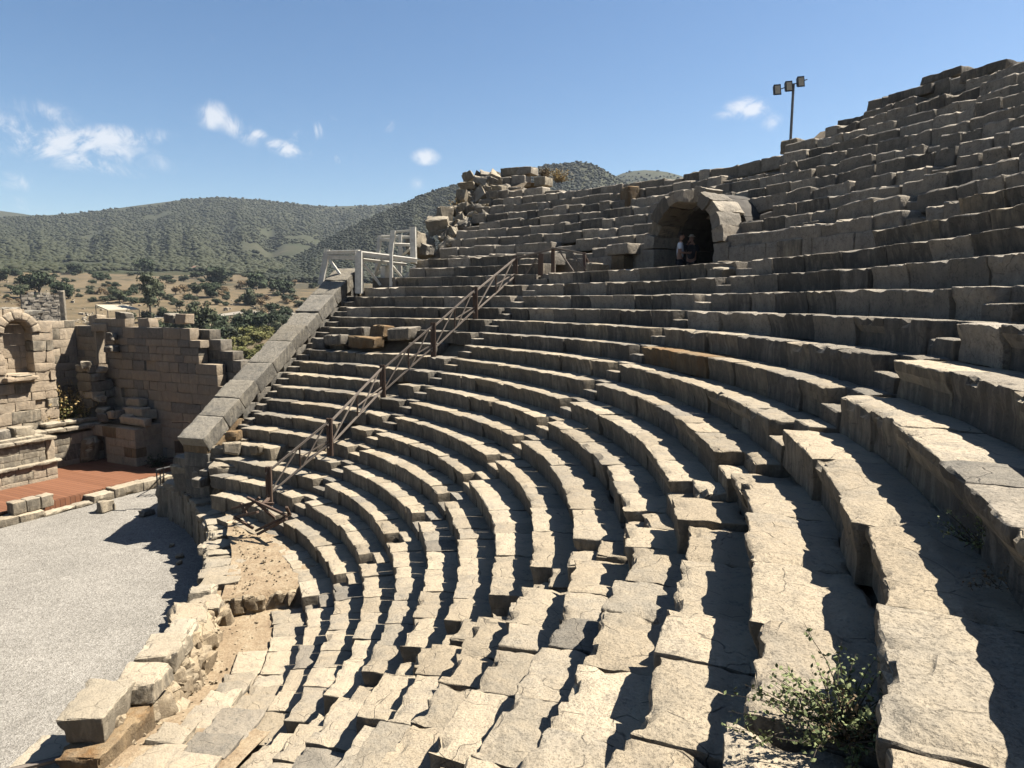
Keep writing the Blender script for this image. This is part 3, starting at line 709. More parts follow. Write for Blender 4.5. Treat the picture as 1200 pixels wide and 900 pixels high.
while a > -34:
    L = rng.uniform(.5, .95); ac = a - degrees(L / 12.1) / 2; a -= degrees(L / 12.1)
    block(L - .012, .78, .2, polar(11.98 + rng.normal(0, .03), ac, floor_z(ac) + .075 + rng.normal(0, .006)), M['seat'] if rng.random() < .75 else M['seat_grey'], 'slab', pav, .12, .02, .6, .8, skew=.006, rot=(0, 0, rng.normal(0, .5)))
    if ac < 13:
        block(L - .012, .6, .2, polar(11.36 + rng.normal(0, .04), ac + .8, floor_z(ac) + .05 + rng.normal(0, .008)), M['seat'] if rng.random() < .75 else M['pale'], 'slab', pav, .12, .02, .8, 1.0, skew=.02, rot=(0, 0, rng.normal(0, 2)))
# loose stones on the walkway and the raised earth: pebbles nobody would count
b = MB(); ijk, F6 = topo(2, 2, 2)
for i in range(380):
    if i < 200: a = rng.uniform(-24, 22); r = pr(a) + rng.uniform(.85, 1.6); z = floor_z(a)
    else: a = rng.uniform(23.5, 55); r = pr(a) + .9 + rng.random() * max(.1, 12.6 - pr(a) - .9); z = row_z(18) - .02
    sz = rng.uniform(.012, .04) * (1.9 if rng.random() < .06 else 1)
    sz *= 1.0; P = (ijk - 1.0) * sz * rng.uniform(.5, 1.2, 3) + rng.normal(0, .25 * sz, (len(ijk), 3)); P = P / np.maximum(1, np.linalg.norm(P, axis=1, keepdims=True) / (sz * .9))
    b.put(pol(r, a, z + sz * .2) + P, F6)
tag(b.build('loose_pebbles', M['rubble'], None, False), 'small loose pebbles scattered over the earth walkway', 'pebbles', None, 'stuff')

# ------------------------------------------------------------------ gravel orchestra, plain, hills
pts = []
for i in range(160):
    t = 2 * pi * i / 160; p = np.array([cos(t), sin(t), 0]) * 24
    v = p @ SV
    if v > 9.3: p = p - SV * (v - 9.3)
    u = p @ SU
    if u > 19.5 and v > -2: p = p - SU * (u - 19.5)
    pts.append(p)
structure('gravel_orchestra', [(0, 0, 0.)] + [(p[0], p[1], 0.0) for p in pts], [(0, 1 + i, 1 + (i + 1) % 160) for i in range(160)], M['gravel'])
def plain_z(x, y):
    X, Y = x - CAM[0], y - CAM[1]; d = math.hypot(X, Y); a = degrees(atan2(X, Y))
    z = -.18
    if d > 60:
        q = min(1, max(0, (d - 150) / 180)); z += max(0.0, d - 150) * .068 * q * q * (3 - 2 * q)
        z += (.5 + d * .002) * .5 * (sin(x * .071 + 1.3) * cos(y * .053) + .6 * sin(x * .16 + y * .11) + .35 * cos(x * .31 - y * .27)) * min(1, (d - 60) / 80)
    return min(z, 34 + d * .004)
V = []; F = []; radii = [0, 30, 45, 60, 80] + list(np.linspace(100, 620, 60)) + [700, 800, 1000, 1400, 1900, 2500]; NA = 200
for i, r in enumerate(radii):
    for k in range(NA):
        t = 2 * pi * k / NA; x, y = r * cos(t), r * sin(t); V.append((x, y, plain_z(x, y)))
for i in range(len(radii) - 1):
    for k in range(NA): F.append((i*NA + k, (i+1)*NA + k, (i+1)*NA + (k+1) % NA, i*NA + (k+1) % NA))
structure('plain', V, F, M['plain'], True)

def elev(y): return degrees(math.atan((450 - y) / FPX)) - degrees(PITCH)
def make_hill(sky, d0, d1, e0, seed, nu=170, nv=40, back=400):
    """Ridge whose crest follows the skyline list [(x px, y px)], foot at d0, crest at d1."""
    xs = [s_[0] for s_ in sky]; ys = [s_[1] for s_ in sky]; V = []; pts = {}
    gi, gj = np.meshgrid(np.arange(nu + 1), np.arange(nv + 1), indexing='ij')
    BN = fbm(np.stack([gi * 18. / nu * (xs[-1]-xs[0]) / 300 + seed, gj / nv * 2.2, gj * 0 + seed], -1), 4)
    for i in range(nu + 1):
        x = xs[0] + (xs[-1] - xs[0]) * i / nu; y = np.interp(x, xs, ys)
        dr = sight(x, y); n = hypot(dr[0], dr[1]); ux, uy = dr[0] / n, dr[1] / n; te = dr[2] / n
        for j in range(nv + 4):
            t = j / nv
            if t <= 1:
                d = d0 + (d1 - d0) * t
                bump_ = float(BN[i, j])
                tt = t + .16 * bump_ * sin(pi * t); tt = min(max(tt, 0), 1)
                z = CAM[2] + d * (math.tan(radians(e0)) * (1 - tt) + te * tt)
                if t == 0: z -= 14
            else:
                d = d1 + (t - 1) * nv / 3 * back; z = CAM[2] + d1 * te - (t - 1) * nv / 3 * back * .45
            V.append((CAM[0] + ux * d, CAM[1] + uy * d, z))
    m = nv + 4; F = [(i*m + j, (i+1)*m + j, (i+1)*m + j + 1, i*m + j + 1) for i in range(nu) for j in range(m - 1)]
    o = structure('hill', V, F, M['hill'], True); V = np.array(V).reshape(nu + 1, m, 3)
    return V[:, :nv + 1]
skyA = [(-420, 262), (-200, 258), (-60, 257), (0, 255), (60, 252), (110, 248), (160, 241), (215, 234), (250, 231), (290, 233), (330, 237), (380, 242), (430, 241), (470, 239), (520, 232), (600, 225), (700, 222), (800, 225)]
skyB = [(300, 318), (350, 298), (400, 272), (440, 252), (470, 240), (500, 226), (530, 217), (560, 210), (600, 202), (640, 194), (665, 190.5), (690, 191), (705, 197), (725, 210), (760, 226), (820, 250), (900, 280)]
skyC = [(640, 232), (690, 220), (715, 209), (735, 201), (760, 199), (785, 202), (810, 210), (850, 222), (950, 250), (1100, 270), (1400, 275), (1800, 280)]
skyD = [(-300, 262), (-120, 240), (-40, 240), (0, 247), (30, 251), (60, 257), (120, 268)]
hA = make_hill(skyA, 520, 1500, 1.9, 3.0); hB = make_hill(skyB, 430, 780, 1.6, 9.0, 120, 34, 160); hC = make_hill(skyC, 600, 1150, 2.5, 5.0, 90, 20); hD = make_hill(skyD, 1700, 2200, 3.0, 2.0, 50, 12, 100)

ICO_V = None
def ico():
    global ICO_V
    if ICO_V is None:
        g = (1 + 5 ** .5) / 2
        v = np.array([(-1, g, 0), (1, g, 0), (-1, -g, 0), (1, -g, 0), (0, -1, g), (0, 1, g), (0, -1, -g), (0, 1, -g), (g, 0, -1), (g, 0, 1), (-g, 0, -1), (-g, 0, 1)]) / hypot(1, g)
        f = np.array([(0, 11, 5), (0, 5, 1), (0, 1, 7), (0, 7, 10), (0, 10, 11), (1, 5, 9), (5, 11, 4), (11, 10, 2), (10, 7, 6), (7, 1, 8), (3, 9, 4), (3, 4, 2), (3, 2, 6), (3, 6, 8), (3, 8, 9), (4, 9, 5), (2, 4, 11), (6, 2, 10), (8, 6, 7), (9, 8, 1)])
        ICO_V = (v, f)
    return ICO_V
def forest(H, n, smin, smax, label, bare=-.22, jmax=1.0, jmin=0.0, mat='forest'):
    v, f = ico(); nu, nv = H.shape[0] - 1, H.shape[1] - 1
    a = rng.random(n) * nu; j = (jmin + (jmax - jmin) * rng.random(n) ** 1.25) * nv
    i0 = np.minimum(a.astype(int), nu - 1); j0 = np.minimum(j.astype(int), nv - 1); fa = (a - i0)[:, None]; fj = (j - j0)[:, None]
    P = (H[i0, j0] * (1 - fa) + H[i0 + 1, j0] * fa) * (1 - fj) + (H[i0, j0 + 1] * (1 - fa) + H[i0 + 1, j0 + 1] * fa) * fj
    keep = fbm(P * .009, 3) + .35 * fbm(P * .035 + 9, 2) + .05 * rng.normal(0, 1, n) > bare; P = P[keep]; n = len(P)
    S = smin + (smax - smin) * rng.random(n) ** 2.2; S *= 1 + .25 * fbm(P * .02 + 5, 2)
    V = v[None] * S[:, None, None] * np.stack([np.ones(n), np.ones(n), rng.uniform(.4, .75, n)], -1)[:, None] * (1 + .28 * rng.normal(0, 1, (n, 12, 1)).clip(-1.6, 1.6))
    V = V + P[:, None] + np.array([0, 0, 1.])[None, None] * (S * .45)[:, None, None]
    F = (f[None] + (np.arange(n) * 12)[:, None, None]).reshape(-1, 3)
    o = add('forest', V.reshape(-1, 3), F, M[mat], None, np.zeros(3), True)
    return tag(o, label, 'forest', None, 'stuff')
forest(hA, 80000, 1.2, 3.4, 'green scrub forest covering the broad far hill at the left', -.20)
forest(hB, 44000, .7, 2.1, 'green scrub, darkened for shade, covering the nearer steep hill behind the broken end of the seats', -.36, mat='forest_dark')
forest(hC, 9000, 1.5, 3.0, 'scrub on the distant hill peeping over the middle of the upper tier', -.45, mat='forest_dark')
# wood edge at the foot of the hills: trees too many and too dense to tell apart
hAf = hA.copy(); forest(hAf[10:112], 4200, 1.9, 3.6, 'dense belt of dark trees along the foot of the far hill', -.12, .16)

# ------------------------------------------------------------------ trees and shrubs of the plain
def leaf_cloud(n, blobs, size, seed):
    g = np.random.default_rng(seed); V = []; F = []
    blobs = np.array(blobs); w = blobs[:, 3] ** 2; w /= w.sum(); idx = g.choice(len(blobs), n, p=w)
    d = g.normal(0, 1, (n, 3)); d /= np.linalg.norm(d, axis=1, keepdims=True)
    rr = g.random(n) ** .35; c = blobs[idx, :3] + d * (blobs[idx, 3] * rr)[:, None] * np.array([1, 1, .8])
    c[:, 2] = np.maximum(c[:, 2], .05)
    nn = d * .7 + g.normal(0, .6, (n, 3)); nn /= np.linalg.norm(nn, axis=1, keepdims=True)
    t = np.cross(nn, g.normal(0, 1, (n, 3))); t /= np.linalg.norm(t, axis=1, keepdims=True); b = np.cross(nn, t)
    s = size * g.uniform(.6, 1.3, n)[:, None]
    Q = np.stack([c - t * s - b * s * .45, c + t * s * .2 - b * s * .6, c + t * s * 1.1 + b * s * .1, c + b * s * .6 + nn * s * .2], 1)
    return Q.reshape(-1, 3), (np.arange(n * 4).reshape(n, 4))
def core_cloud(blobs, k=.72, seed=0):
    g = np.random.default_rng(seed); v, f = ico(); V = []; F = []
    for i, (x, y, z, r) in enumerate(blobs):
        V.append(v * r * k * (1 + .2 * g.normal(0, 1, (12, 1))) * np.array([1, 1, .8]) + [x, y, z]); F.append(f + 12 * i)
    return np.concatenate(V), np.concatenate(F)
_treemesh = {}
def tree_proto(kind):
    """Unit-height plant: meshes for crown (leaves round a dense heart) and trunk."""
    if kind in _treemesh: return _treemesh[kind]
    g = np.random.default_rng(abs(hash_str(kind)) % 9999)
    shape, var = kind.split('_')
    if shape == 'round': ns, trunk, top, wide, size, n, mat = 12, .10, .48, .40, .045, 1500, 'leaf_dark'
    elif shape == 'olive': ns, trunk, top, wide, size, n, mat = 10, .20, .55, .36, .04, 1100, 'leaf'
    elif shape == 'shrub': ns, trunk, top, wide, size, n, mat = 12, .04, .36, .50, .045, 1400, 'leaf'
    elif shape == 'green': ns, trunk, top, wide, size, n, mat = 12, .04, .36, .50, .045, 1500, 'leaf_bright'
    elif shape == 'dry': ns, trunk, top, wide, size, n, mat = 7, .04, .45, .5, .045, 420, 'dry_shrub'
    elif shape == 'dark': ns, trunk, top, wide, size, n, mat = 12, .05, .38, .5, .045, 1400, 'leaf_dark'
    else: ns, trunk, top, wide, size, n, mat = 9, .45, .72, .17, .03, 1100, 'leaf'
    bl = []
    for i in range(ns):
        t = 2 * pi * i / ns + g.uniform(-.4, .4); rr = wide * g.uniform(.15, .85); z = top + g.uniform(-.24, .2) * (1.3 if shape == 'tall' else 1)
        bl.append((rr * cos(t), rr * sin(t), z, g.uniform(.16, .27) * (.75 if shape == 'tall' else 1.05)))
    bl.append((0, 0, top, .28 if shape != 'tall' else .17))
    V, F = leaf_cloud(n, bl, size, 3); V2, F2 = core_cloud(bl, .66, 4)
    F2q = np.concatenate([F2, F2[:, 2:3]], 1)
    faces = [tuple(x) for x in F] + [tuple(x + len(V)) for x in F2]
    A = np.concatenate([V, V2]); kx = 1.0 / np.percentile(np.abs(A[:, :2]), 97) / 2; kz = 1.0 / A[:, 2].max(); A = A * [kx, kx, kz]
    crown = new_mesh('crown', A, faces, M[mat], False)
    b = MB(); h = top * .9
    b.tube([(0, 0, -.05), (.01, .005, trunk * .6), (.02, -.01, h * .8), (0, 0, h)], [.035, .028, .02, .008], 6)
    for i in range(4):
        t = 2 * pi * i / 4 + .4; b.tube([(.01, 0, trunk * .8), (.14 * cos(t), .14 * sin(t), top * .8), (.24 * cos(t), .24 * sin(t), top)], [.02, .012, .005], 5)
    tr = new_mesh('trunk', np.concatenate(b.V) * [kx * .8, kx * .8, kz], b.F, M['bark'], True)
    _treemesh[kind] = (crown, tr); return _treemesh[kind]
def hash_str(s_):
    h = 7
    for c in s_: h = h * 31 + ord(c)
    return h
def ground_hit(px, py):
    d = sight(px, py); n = hypot(d[0], d[1]); t = 40.0
    for _ in range(1200):
        P = CAM + d * (t / n)
        if P[2] <= plain_z(P[0], P[1]): break
        t += 1.0
    return CAM + d * (t / n), t
ASP = dict(round=.95, olive=.85, shrub=1.0, green=1.4, dry=1.0, dark=1.0, tall=.34)
def tree(px, py, hpx, shape, label, wide=1.0, group=None, name=None):
    """A plant whose foot stands where the sight line (px, py) meets the plain, hpx pixels tall."""
    P, d = ground_hit(px, py); H = hpx / FPX * d * (.62 if shape == 'green' else .82); P[2] = plain_z(P[0], P[1]) - .02 * H
    nm = name or ('shrub' if shape in ('shrub', 'green', 'dry', 'dark') else 'tree')
    c, tr = tree_proto('%s_%d' % (shape, random.randint(0, 2)))
    t = thing(nm, label, 'shrub' if nm == 'shrub' else 'tree', P, group); t.rotation_euler = (0, 0, random.uniform(0, 6.28)); t.scale = (H * wide * ASP[shape], H * wide * ASP[shape], H)
    for n_, me in (('crown', c), ('trunk', tr)):
        o = bpy.data.objects.new(n_, me); COL.objects.link(o); o.parent = t
    return t
G1 = 'trees and shrubs dotted over the dry plain'; G2 = 'bushes behind the stage building'
named = [
 (46, 345, 28, 'round', 'large rounded dark green tree above the far ruined wall', 1.35), (76, 350, 22, 'round', 'lower dark tree adjoining the large one above the far ruined wall', 1.1),
 (24, 350, 18, 'olive', 'greyish olive tree left of the large tree above the far ruined wall', 1.0), (140, 356, 20, 'olive', 'small green tree standing behind the flat pale canopy', 1.0),
 (177, 379, 66, 'tall', 'tall thin-stemmed tree with a narrow crown right of the flat canopy', 1.0), (187, 352, 24, 'olive', 'lighter green tree touching the right of the tall thin-stemmed tree', .9),
 (88, 321, 14, 'round', 'round dark tree in front of the wood edge at left', 1.3), (256, 334, 26, 'round', 'big dark twin-crowned tree in the middle of the dry field', 1.2), (247, 349, 22, 'round', 'black-green round tree casting a shadow, middle of the dry field', 1.0),
 (231, 347, 16, 'olive', 'thin grey-brown tree left of the black-green round tree', 1.0), (303, 338, 24, 'dark', 'wide dark tree right of the middle of the dry field', 1.2), (332, 345, 22, 'dark', 'darkest wide tree near the sloping wall end', 1.2),
 (327, 326, 14, 'round', 'small round dark tree at the far right of the dry field', 1.1), (337, 354, 11, 'dark', 'small dark bush under the darkest wide tree', 1.1), (293, 358, 25, 'shrub', 'light green feathery tree just beyond the pale track', .9), (306, 362, 16, 'dry', 'dead brown bush beside the light green feathery tree', .9),
 (206, 346, 12, 'dry', 'pair of bare brown trees in the field, left one', 1.0), (216, 344, 12, 'dry', 'pair of bare brown trees in the field, right one', 1.0), (221, 352, 9, 'dark', 'low dark bush in front of the thin grey-brown tree', 1.2), (282, 340, 14, 'dry', 'brown leafless shrub between the big dark trees', 1.1),
 (0, 330, 16, 'dark', 'dark bush at the left edge of the plain', 1.2), (17, 323, 9, 'dark', 'small dark bush near the left edge below the wood', 1.3), (115, 327, 9, 'dark', 'dark bush right of the round tree before the wood edge', 1.4), (126, 328, 8, 'dark', 'second dark bush right of the round tree before the wood edge', 1.3), (23, 333, 6, 'dry', 'little brown bush on the red-brown field at left', 1.2),
 (118, 345, 9, 'dry', 'brown shrub among pale rubble beyond the stage', 1.4), (128, 335, 6, 'dark', 'tiny dark bush in the middle of the rubble field', 1.2), (157, 345, 10, 'dark', 'dark little tree above the right end of the canopy', 1.0), (109, 354, 7, 'shrub', 'low olive bush left of the canopy', 1.4), (170, 322, 22, 'round', 'tall dark tree at the wood edge above the canopy', 1.0), (195, 330, 9, 'dark', 'brown-green bush at the wood edge right of the tall dark tree', 1.6), (215, 330, 9, 'dark', 'oval dark bush beside the red-roofed house', 1.3), (230, 326, 9, 'dark', 'dark bush right below the red-roofed house', 1.5),
 (352, 322, 9, 'dark', 'bush beside the leftmost white timber post', 1.2), (361, 318, 10, 'dark', 'tall bush just left of the white timber scaffold', 1.0), (270, 325, 9, 'dark', 'dark bush at the back edge of the dry field', 1.2), (244, 322, 8, 'dry', 'brown bush at the back edge of the dry field', 1.2)]
for (x, y, h, s_, lb, w) in named: tree(x, y, h, s_, lb, w, G1)
near = [(210, 398, 40, 'shrub', 'large grey-green bush behind the broken ashlar wall', .75), (233, 395, 46, 'shrub', 'largest grey-green bush behind the right end of the ashlar wall', .8), (258, 388, 26, 'dark', 'dark bush below the pale track', .95), (280, 390, 28, 'dark', 'wide dark bush right of the largest grey-green bush', 1.0), (302, 388, 30, 'dark', 'dark bush below the dead brown bush', .95), (322, 380, 22, 'dark', 'dark bush touching the sloping end wall', 1.0), (337, 370, 14, 'dark', 'small dark bush against the top of the sloping end wall', 1.0),
 (262, 412, 26, 'green', 'bright green reeds in the hollow behind the ashlar wall, left clump', .9), (282, 408, 24, 'green', 'bright green reeds in the hollow, middle clump', 1.0), (303, 402, 22, 'green', 'bright green reeds in the hollow, right clump', 1.0), (248, 424, 26, 'shrub', 'olive bush by the stepped end of the ashlar wall', .8), (270, 428, 22, 'green', 'lowest bright green clump in the hollow', 1.0), (292, 420, 20, 'green', 'yellowish green clump beside the sloping end wall', 1.0), (172, 378, 16, 'shrub', 'grey bush behind the top of the ashlar wall', 1.1), (155, 375, 11, 'shrub', 'small grey bush behind the door of the stage building', 1.0), (190, 372, 14, 'dark', 'dark bush right behind the tall thin-stemmed tree', 1.2), (60, 362, 9, 'dry', 'brown bush in front of the far ruined wall', 1.3), (200, 386, 22, 'dark', 'dark bush left of the large grey-green bush', .9), (275, 445, 20, 'dry', 'straw-coloured bush low in the hollow', 1.2), (258, 448, 18, 'dry', 'straw-coloured bush touching the stepped wall end', 1.2), (310, 375, 16, 'dry', 'brown bush along the pale track', 1.0)]
for (x, y, h, s_, lb, w) in near: tree(x, y, h, s_, lb, w, G2)
hol = [(196, 410, 30, 'shrub'), (218, 418, 30, 'dark'), (240, 412, 30, 'shrub'), (228, 430, 26, 'shrub'), (252, 402, 26, 'dark'), (268, 400, 24, 'shrub'), (290, 398, 26, 'green'), (312, 396, 24, 'green'), (326, 392, 20, 'shrub'), (332, 382, 18, 'dark'), (246, 440, 24, 'green'), (262, 436, 26, 'shrub'), (284, 434, 22, 'green'), (300, 424, 20, 'green'), (276, 420, 24, 'green'), (310, 412, 18, 'green'), (185, 398, 26, 'dark'), (206, 380, 18, 'shrub'), (246, 376, 14, 'dark'), (318, 366, 14, 'dark'), (290, 372, 12, 'shrub'), (228, 366, 16, 'olive'), (210, 362, 12, 'olive')]
for (x, y, h, s_) in hol: tree(x, y, h, s_, 'leafy bush of the thicket that fills the hollow behind the stage wall', 1.15, 'thicket behind the stage wall', 'shrub')
# small low bushes further off, alike
for i in range(150):
    x, y = rng.uniform(-30, 385), rng.uniform(315, 360)
    tree(x, y, rng.uniform(2.5, 5) * (1 + (y - 315) / 50), ('dark', 'dry', 'shrub')[int(rng.integers(0, 3))], 'tiny low bush dotted on the far dry field', 1.5, 'tiny bushes of the far dry field')
# rocks of the rubble field (nobody could count them)
b = MB(); ijk, F6 = topo(2, 2, 2)
for i in range(420):
    x = rng.uniform(-30, 380); y = rng.uniform(330, 384) if i % 3 else rng.uniform(352, 378)
    P, d = ground_hit(x, y); sz = rng.uniform(.12, .5) * (1.8 if rng.random() < .1 else 1)
    Q = (ijk - 1.0) * sz * rng.uniform(.5, 1.1, 3); b.put(P + Q + rng.normal(0, .08 * sz, Q.shape), F6)
tag(b.build('field_rocks', M['pale']), 'pale rocks and rubble strewn over the plain beyond the stage', 'rocks', None, 'stuff')
# pale track, far ruin, canopy, far house
V = []; tr = [(180, 372), (235, 372), (262, 370), (285, 367), (300, 366.5), (340, 369), (420, 372)]
for (x, y) in tr:
    for dy in (1.4, -1.6):
        P, d = ground_hit(x, y + dy); V.append((P[0], P[1], plain_z(P[0], P[1]) + .25))
structure('track', V, [(2*i, 2*i+2, 2*i+3, 2*i+1) for i in range(len(tr) - 1)], M['path'])
P, d = ground_hit(68, 386); rw = thing('ruined_wall', 'dark broken wall with one bright end pier, far ruin beyond the niche', 'ruined wall', P)
qa, _ = ground_hit(28, 386); qb, _ = ground_hit(72, 386); kk = d / 160
xd = (qb - qa); xd[2] = 0; ln_ = np.linalg.norm(xd); xd /= ln_; yd = np.array([-xd[1], xd[0], 0])
ashlar_later = (rw, np.array([qa[0], qa[1], P[2] - .3]), xd, yd, ln_, kk)
q, _ = ground_hit(74, 386); hh = 7.3 * d / 160; block(1.1 * d / 160, 1.6, hh, frame_at((q[0], q[1], P[2] + hh), 20), M['pale'], 'end_pier', rw, .4, .12, 4, 3, skew=.1)
for i in range(26):
    q, _ = ground_hit(rng.uniform(78, 112), rng.uniform(370, 388)); sz = rng.uniform(.5, 1.4)
    block(sz, sz * .8, sz * .8, frame_at(q + [0, 0, sz * .7], rng.uniform(0, 180)), M['pale'], 'rubble_block', None, .3, .12, 2, 1.5, skew=.08, rot=(rng.normal(0, 12), rng.normal(0, 12), 0), label='pale tumbled block beside the far ruined wall', cat='stone block', group='tumbled blocks of the far ruin')
P, d = ground_hit(135, 380); cn = thing('canopy', 'flat pale canopy roof on thin posts in the field beyond the stage', 'canopy', P); k = d / FPX
b = MB(); zt = P[2] + 17 * k
c = [at_d(112, 357, d + 2), at_d(148, 357, d + 6), at_d(163, 362, d), at_d(126, 363, d - 5)]
b.put([p for p in c] + [p - [0, 0, .25] for p in c], [(0, 1, 2, 3), (7, 6, 5, 4), (0, 4, 5, 1), (1, 5, 6, 2), (2, 6, 7, 3), (3, 7, 4, 0)]); b.build('roof', M['canopy'], cn)
for p in c:
    b = MB(); b.bar(p - [0, 0, .2], (p[0], p[1], plain_z(p[0], p[1]) - .2), .18); b.build('post', M['metal_dark'], cn)
P, d = ground_hit(235, 320); hs = thing('house', 'far low house with a red tiled roof among the trees', 'house', P); k = d / FPX; fr = frame_at(P, 10)
def boxpts(o, X, Y, w, dp, z0, z1): return [o + X*sx*w/2 + Y*sy*dp/2 + np.array([0, 0, zz]) for zz in (z0, z1) for (sx, sy) in ((-1, -1), (1, -1), (1, 1), (-1, 1))]
BF = [(3, 2, 1, 0), (4, 5, 6, 7), (0, 1, 5, 4), (1, 2, 6, 5), (2, 3, 7, 6), (3, 0, 4, 7)]
b = MB(); b.put(boxpts(fr[1], fr[2], fr[3], 15*k, 9, -1, 5*k), BF); b.build('walls', M['far_wall'], hs)
b = MB(); w, dp = 16*k, 11; o, X, Y = fr[1], fr[2], fr[3]; z0, z1 = 5*k, 7.5*k
b.put([o - X*w/2 - Y*dp/2 + [0,0,z0], o + X*w/2 - Y*dp/2 + [0,0,z0], o + X*w/2 + Y*dp/2 + [0,0,z0], o - X*w/2 + Y*dp/2 + [0,0,z0], o - X*w*.4 + [0,0,z1], o + X*w*.4 + [0,0,z1]], [(0, 1, 5, 4), (1, 2, 5), (2, 3, 4, 5), (3, 0, 4), (3, 2, 1, 0)]); b.build('roof', M['far_roof'], hs)

# ------------------------------------------------------------------ SLOPING END WALL (analemma)
WA = 66.6; wr = np.array([cos(radians(WA)), sin(radians(WA)), 0]); wl = np.array([-wr[1], wr[0], 0]); WT = 1.22
def cop_z(r): return ZO - 4.55 + .665 * (r - 15.0)
ana = thing('sloping_end_wall', 'massive sloping ashlar wall with stepped coping closing the far end of the seats', 'wall', wr * 19 + wl * .5)
r = 14.55; i = 0
while r < 23.9:
    L = rng.uniform(1.0, 1.45); rc = r + L / 2 * .83; r += L * .83
    o = wr * rc + wl * -.02 + np.array([0, 0, cop_z(rc) + rng.normal(0, .03)])
    block(L - .006, WT + .06, .56, frame_at(o, WA, 33.6), M['coping'], 'coping_block', ana, .13, .015, .8, .6, skew=.010, flat=.7, jchip=.4)
z = 0.0; ci = 0
while z < cop_z(24.3) - .3:
    h = .52; r0 = max(14.75, 15.0 + (z + h + .42 - ZO + 4.55) / .665)
    if z < 3.5: r0 = 14.75
    r = r0 + (0 if ci % 2 else .0)
    if z > 3.2 and z + h < row_z(16): pass
    while r < 24.3:
        L = min(rng.uniform(.6, 1.1), 24.32 - r)
        if L > .12:
            top = z + h
            mt = 'warm' if (r < 16.3 and 3.0 < z < 4.4) else ('coping' if rng.random() < .6 else 'seat_grey')
            block(L - .008, WT - .06, h, frame_at(wr * (r + L / 2) + wl * rng.normal(.02, .008) + np.array([0, 0, top]), WA), M[mt], 'wall_body', ana, .25, .012, .5, .35, merge='analemma_' + mt)
        r += L
    z += h; ci += 1
MERGE_TAG.pop('x', None)

# ------------------------------------------------------------------ STAGE BUILDING
UPV = np.array([0, 0, 1.])
def ashlar(key, name, parent, o, X, Y, length, z0, ztop, ch, thick, mat, openings=(), Lr=(.45, 1.5), s=.25, wear=.6, chip=.45, jit=.006, e=.012, zbot=None, alt=None):
    z = z0; ci = 0
    while True:
        h = ch * rng.uniform(.74, 1.22); spans = [(0.0, length)]; zc = z + h / 2
        for (a, b_, za, zb) in openings:
            if za < zc < zb: spans = [q for (p, q_) in spans for q in ((p, min(q_, a)), (max(p, b_), q_)) if q[1] - q[0] > .05]
        any_ = False
        for (a, b_) in spans:
            x = a
            while x < b_ - .02:
                L = min(rng.uniform(*Lr), b_ - x)
                if b_ - x - L < .25: L = b_ - x
                xc = x + L / 2; x += L
                if z + h > ztop(xc) + .12: continue
                any_ = True
                if zbot and z < zbot(xc) - .1: continue
                m_ = alt if (alt and rng.random() < .25) else mat
                inn = rng.uniform(.06, .2) if rng.random() < (.07 if wear > .6 else .02) else 0
                block(L - .005, thick, h - .004, ('mat', o + X * xc + Y * (rng.normal(0, jit) + inn) + UPV * (z + h), X, Y, UPV), M[m_], name, parent, s, e, wear, chip, merge=key + m_)
        z += h; ci += 1
        if not any_ or z > 14: break
FR = dict(X=SU, Y=SV); SD = dict(X=-SV, Y=SU)
fac = thing('stage_facade', 'pale ashlar stage facade with a round headed niche at the left edge', 'wall', stg(15, 16.5, .2))
n0, n1 = 16.22, 17.50; nc = (n0 + n1) / 2; nw = (n1 - n0) / 2; nz = 7.72 - nw
o = stg(9, 16.2, 0)
ashlar('fac', 'wall_courses', fac, o, SU, SV, 9.55, .3, lambda x: 8.15 if x < 8.2 else 8.0 if x < 8.8 else (7.6 if x < 9.2 else 7.5), .50, .95, 'stage',
       wear=1.0, chip=1.0, jit=.02, openings=[(n0 - 9, n1 - 9, 5.05, nz + nw * 1.25), (9.5, 10, 5.0, 9)], alt='seat')
ashlar('fac', 'wall_courses', fac, stg(n0 - .3, 16.85, 0), SU, SV, n1 - n0 + .6, 4.9, lambda x: 8.0, .55, .3, 'stage')
for i in range(7):
    t0, t1 = pi * i / 7, pi * (i + 1) / 7; V = []; ijk, F = topo(4, 3, 3); sd = rng.uniform(-99, 99, 3)
    for (a, b_, c) in ijk:
        tt = t0 + (t1 - t0) * (.02 + .96 * a / 4); rr = nw + (nw * (.62 if i != 3 else .7)) * c / 3
        V.append(stg(nc + rr * cos(tt), 16.14 + .7 * b_ / 3, nz + rr * sin(tt)))
    V = np.array(V); V += np.stack([fbm(V * 3 + sd + q * 41, 3) for q in range(3)], -1) * .03
    add('niche_voussoir', V, F, M['stage'], fac)
block(3.6, 2.6, 1.9, ('mat', stg(18.9, 16.1, 2.12), SU, SV, UPV), M['dirt'], 'terrace_fill', fac, .5, .05, .5, .2)
block(1.5, .9, .2, ('mat', stg(nc - .1, 15.75, 5.02), SU, SV, UPV), M['stage'], 'niche_sill', fac, .15, .03, 1, 1)
block(.75, .5, .07, ('mat', stg(nc - .05, 15.8, 5.1), SU, SV, UPV), M['pale'], 'niche_slab', fac, .15, .02, .6, .8)
for i in range(7):
    block(rng.uniform(.7, 1.2), .9, .26, frame_at(stg(12.5 + i * .85, 16.25 + rng.normal(0, .1), 8.28 - .1 * max(0, i - 5)), 63 + rng.normal(0, 4)), M['coping'], 'coping_block', fac, .2, .04, 1.4, 1.4, skew=.04)
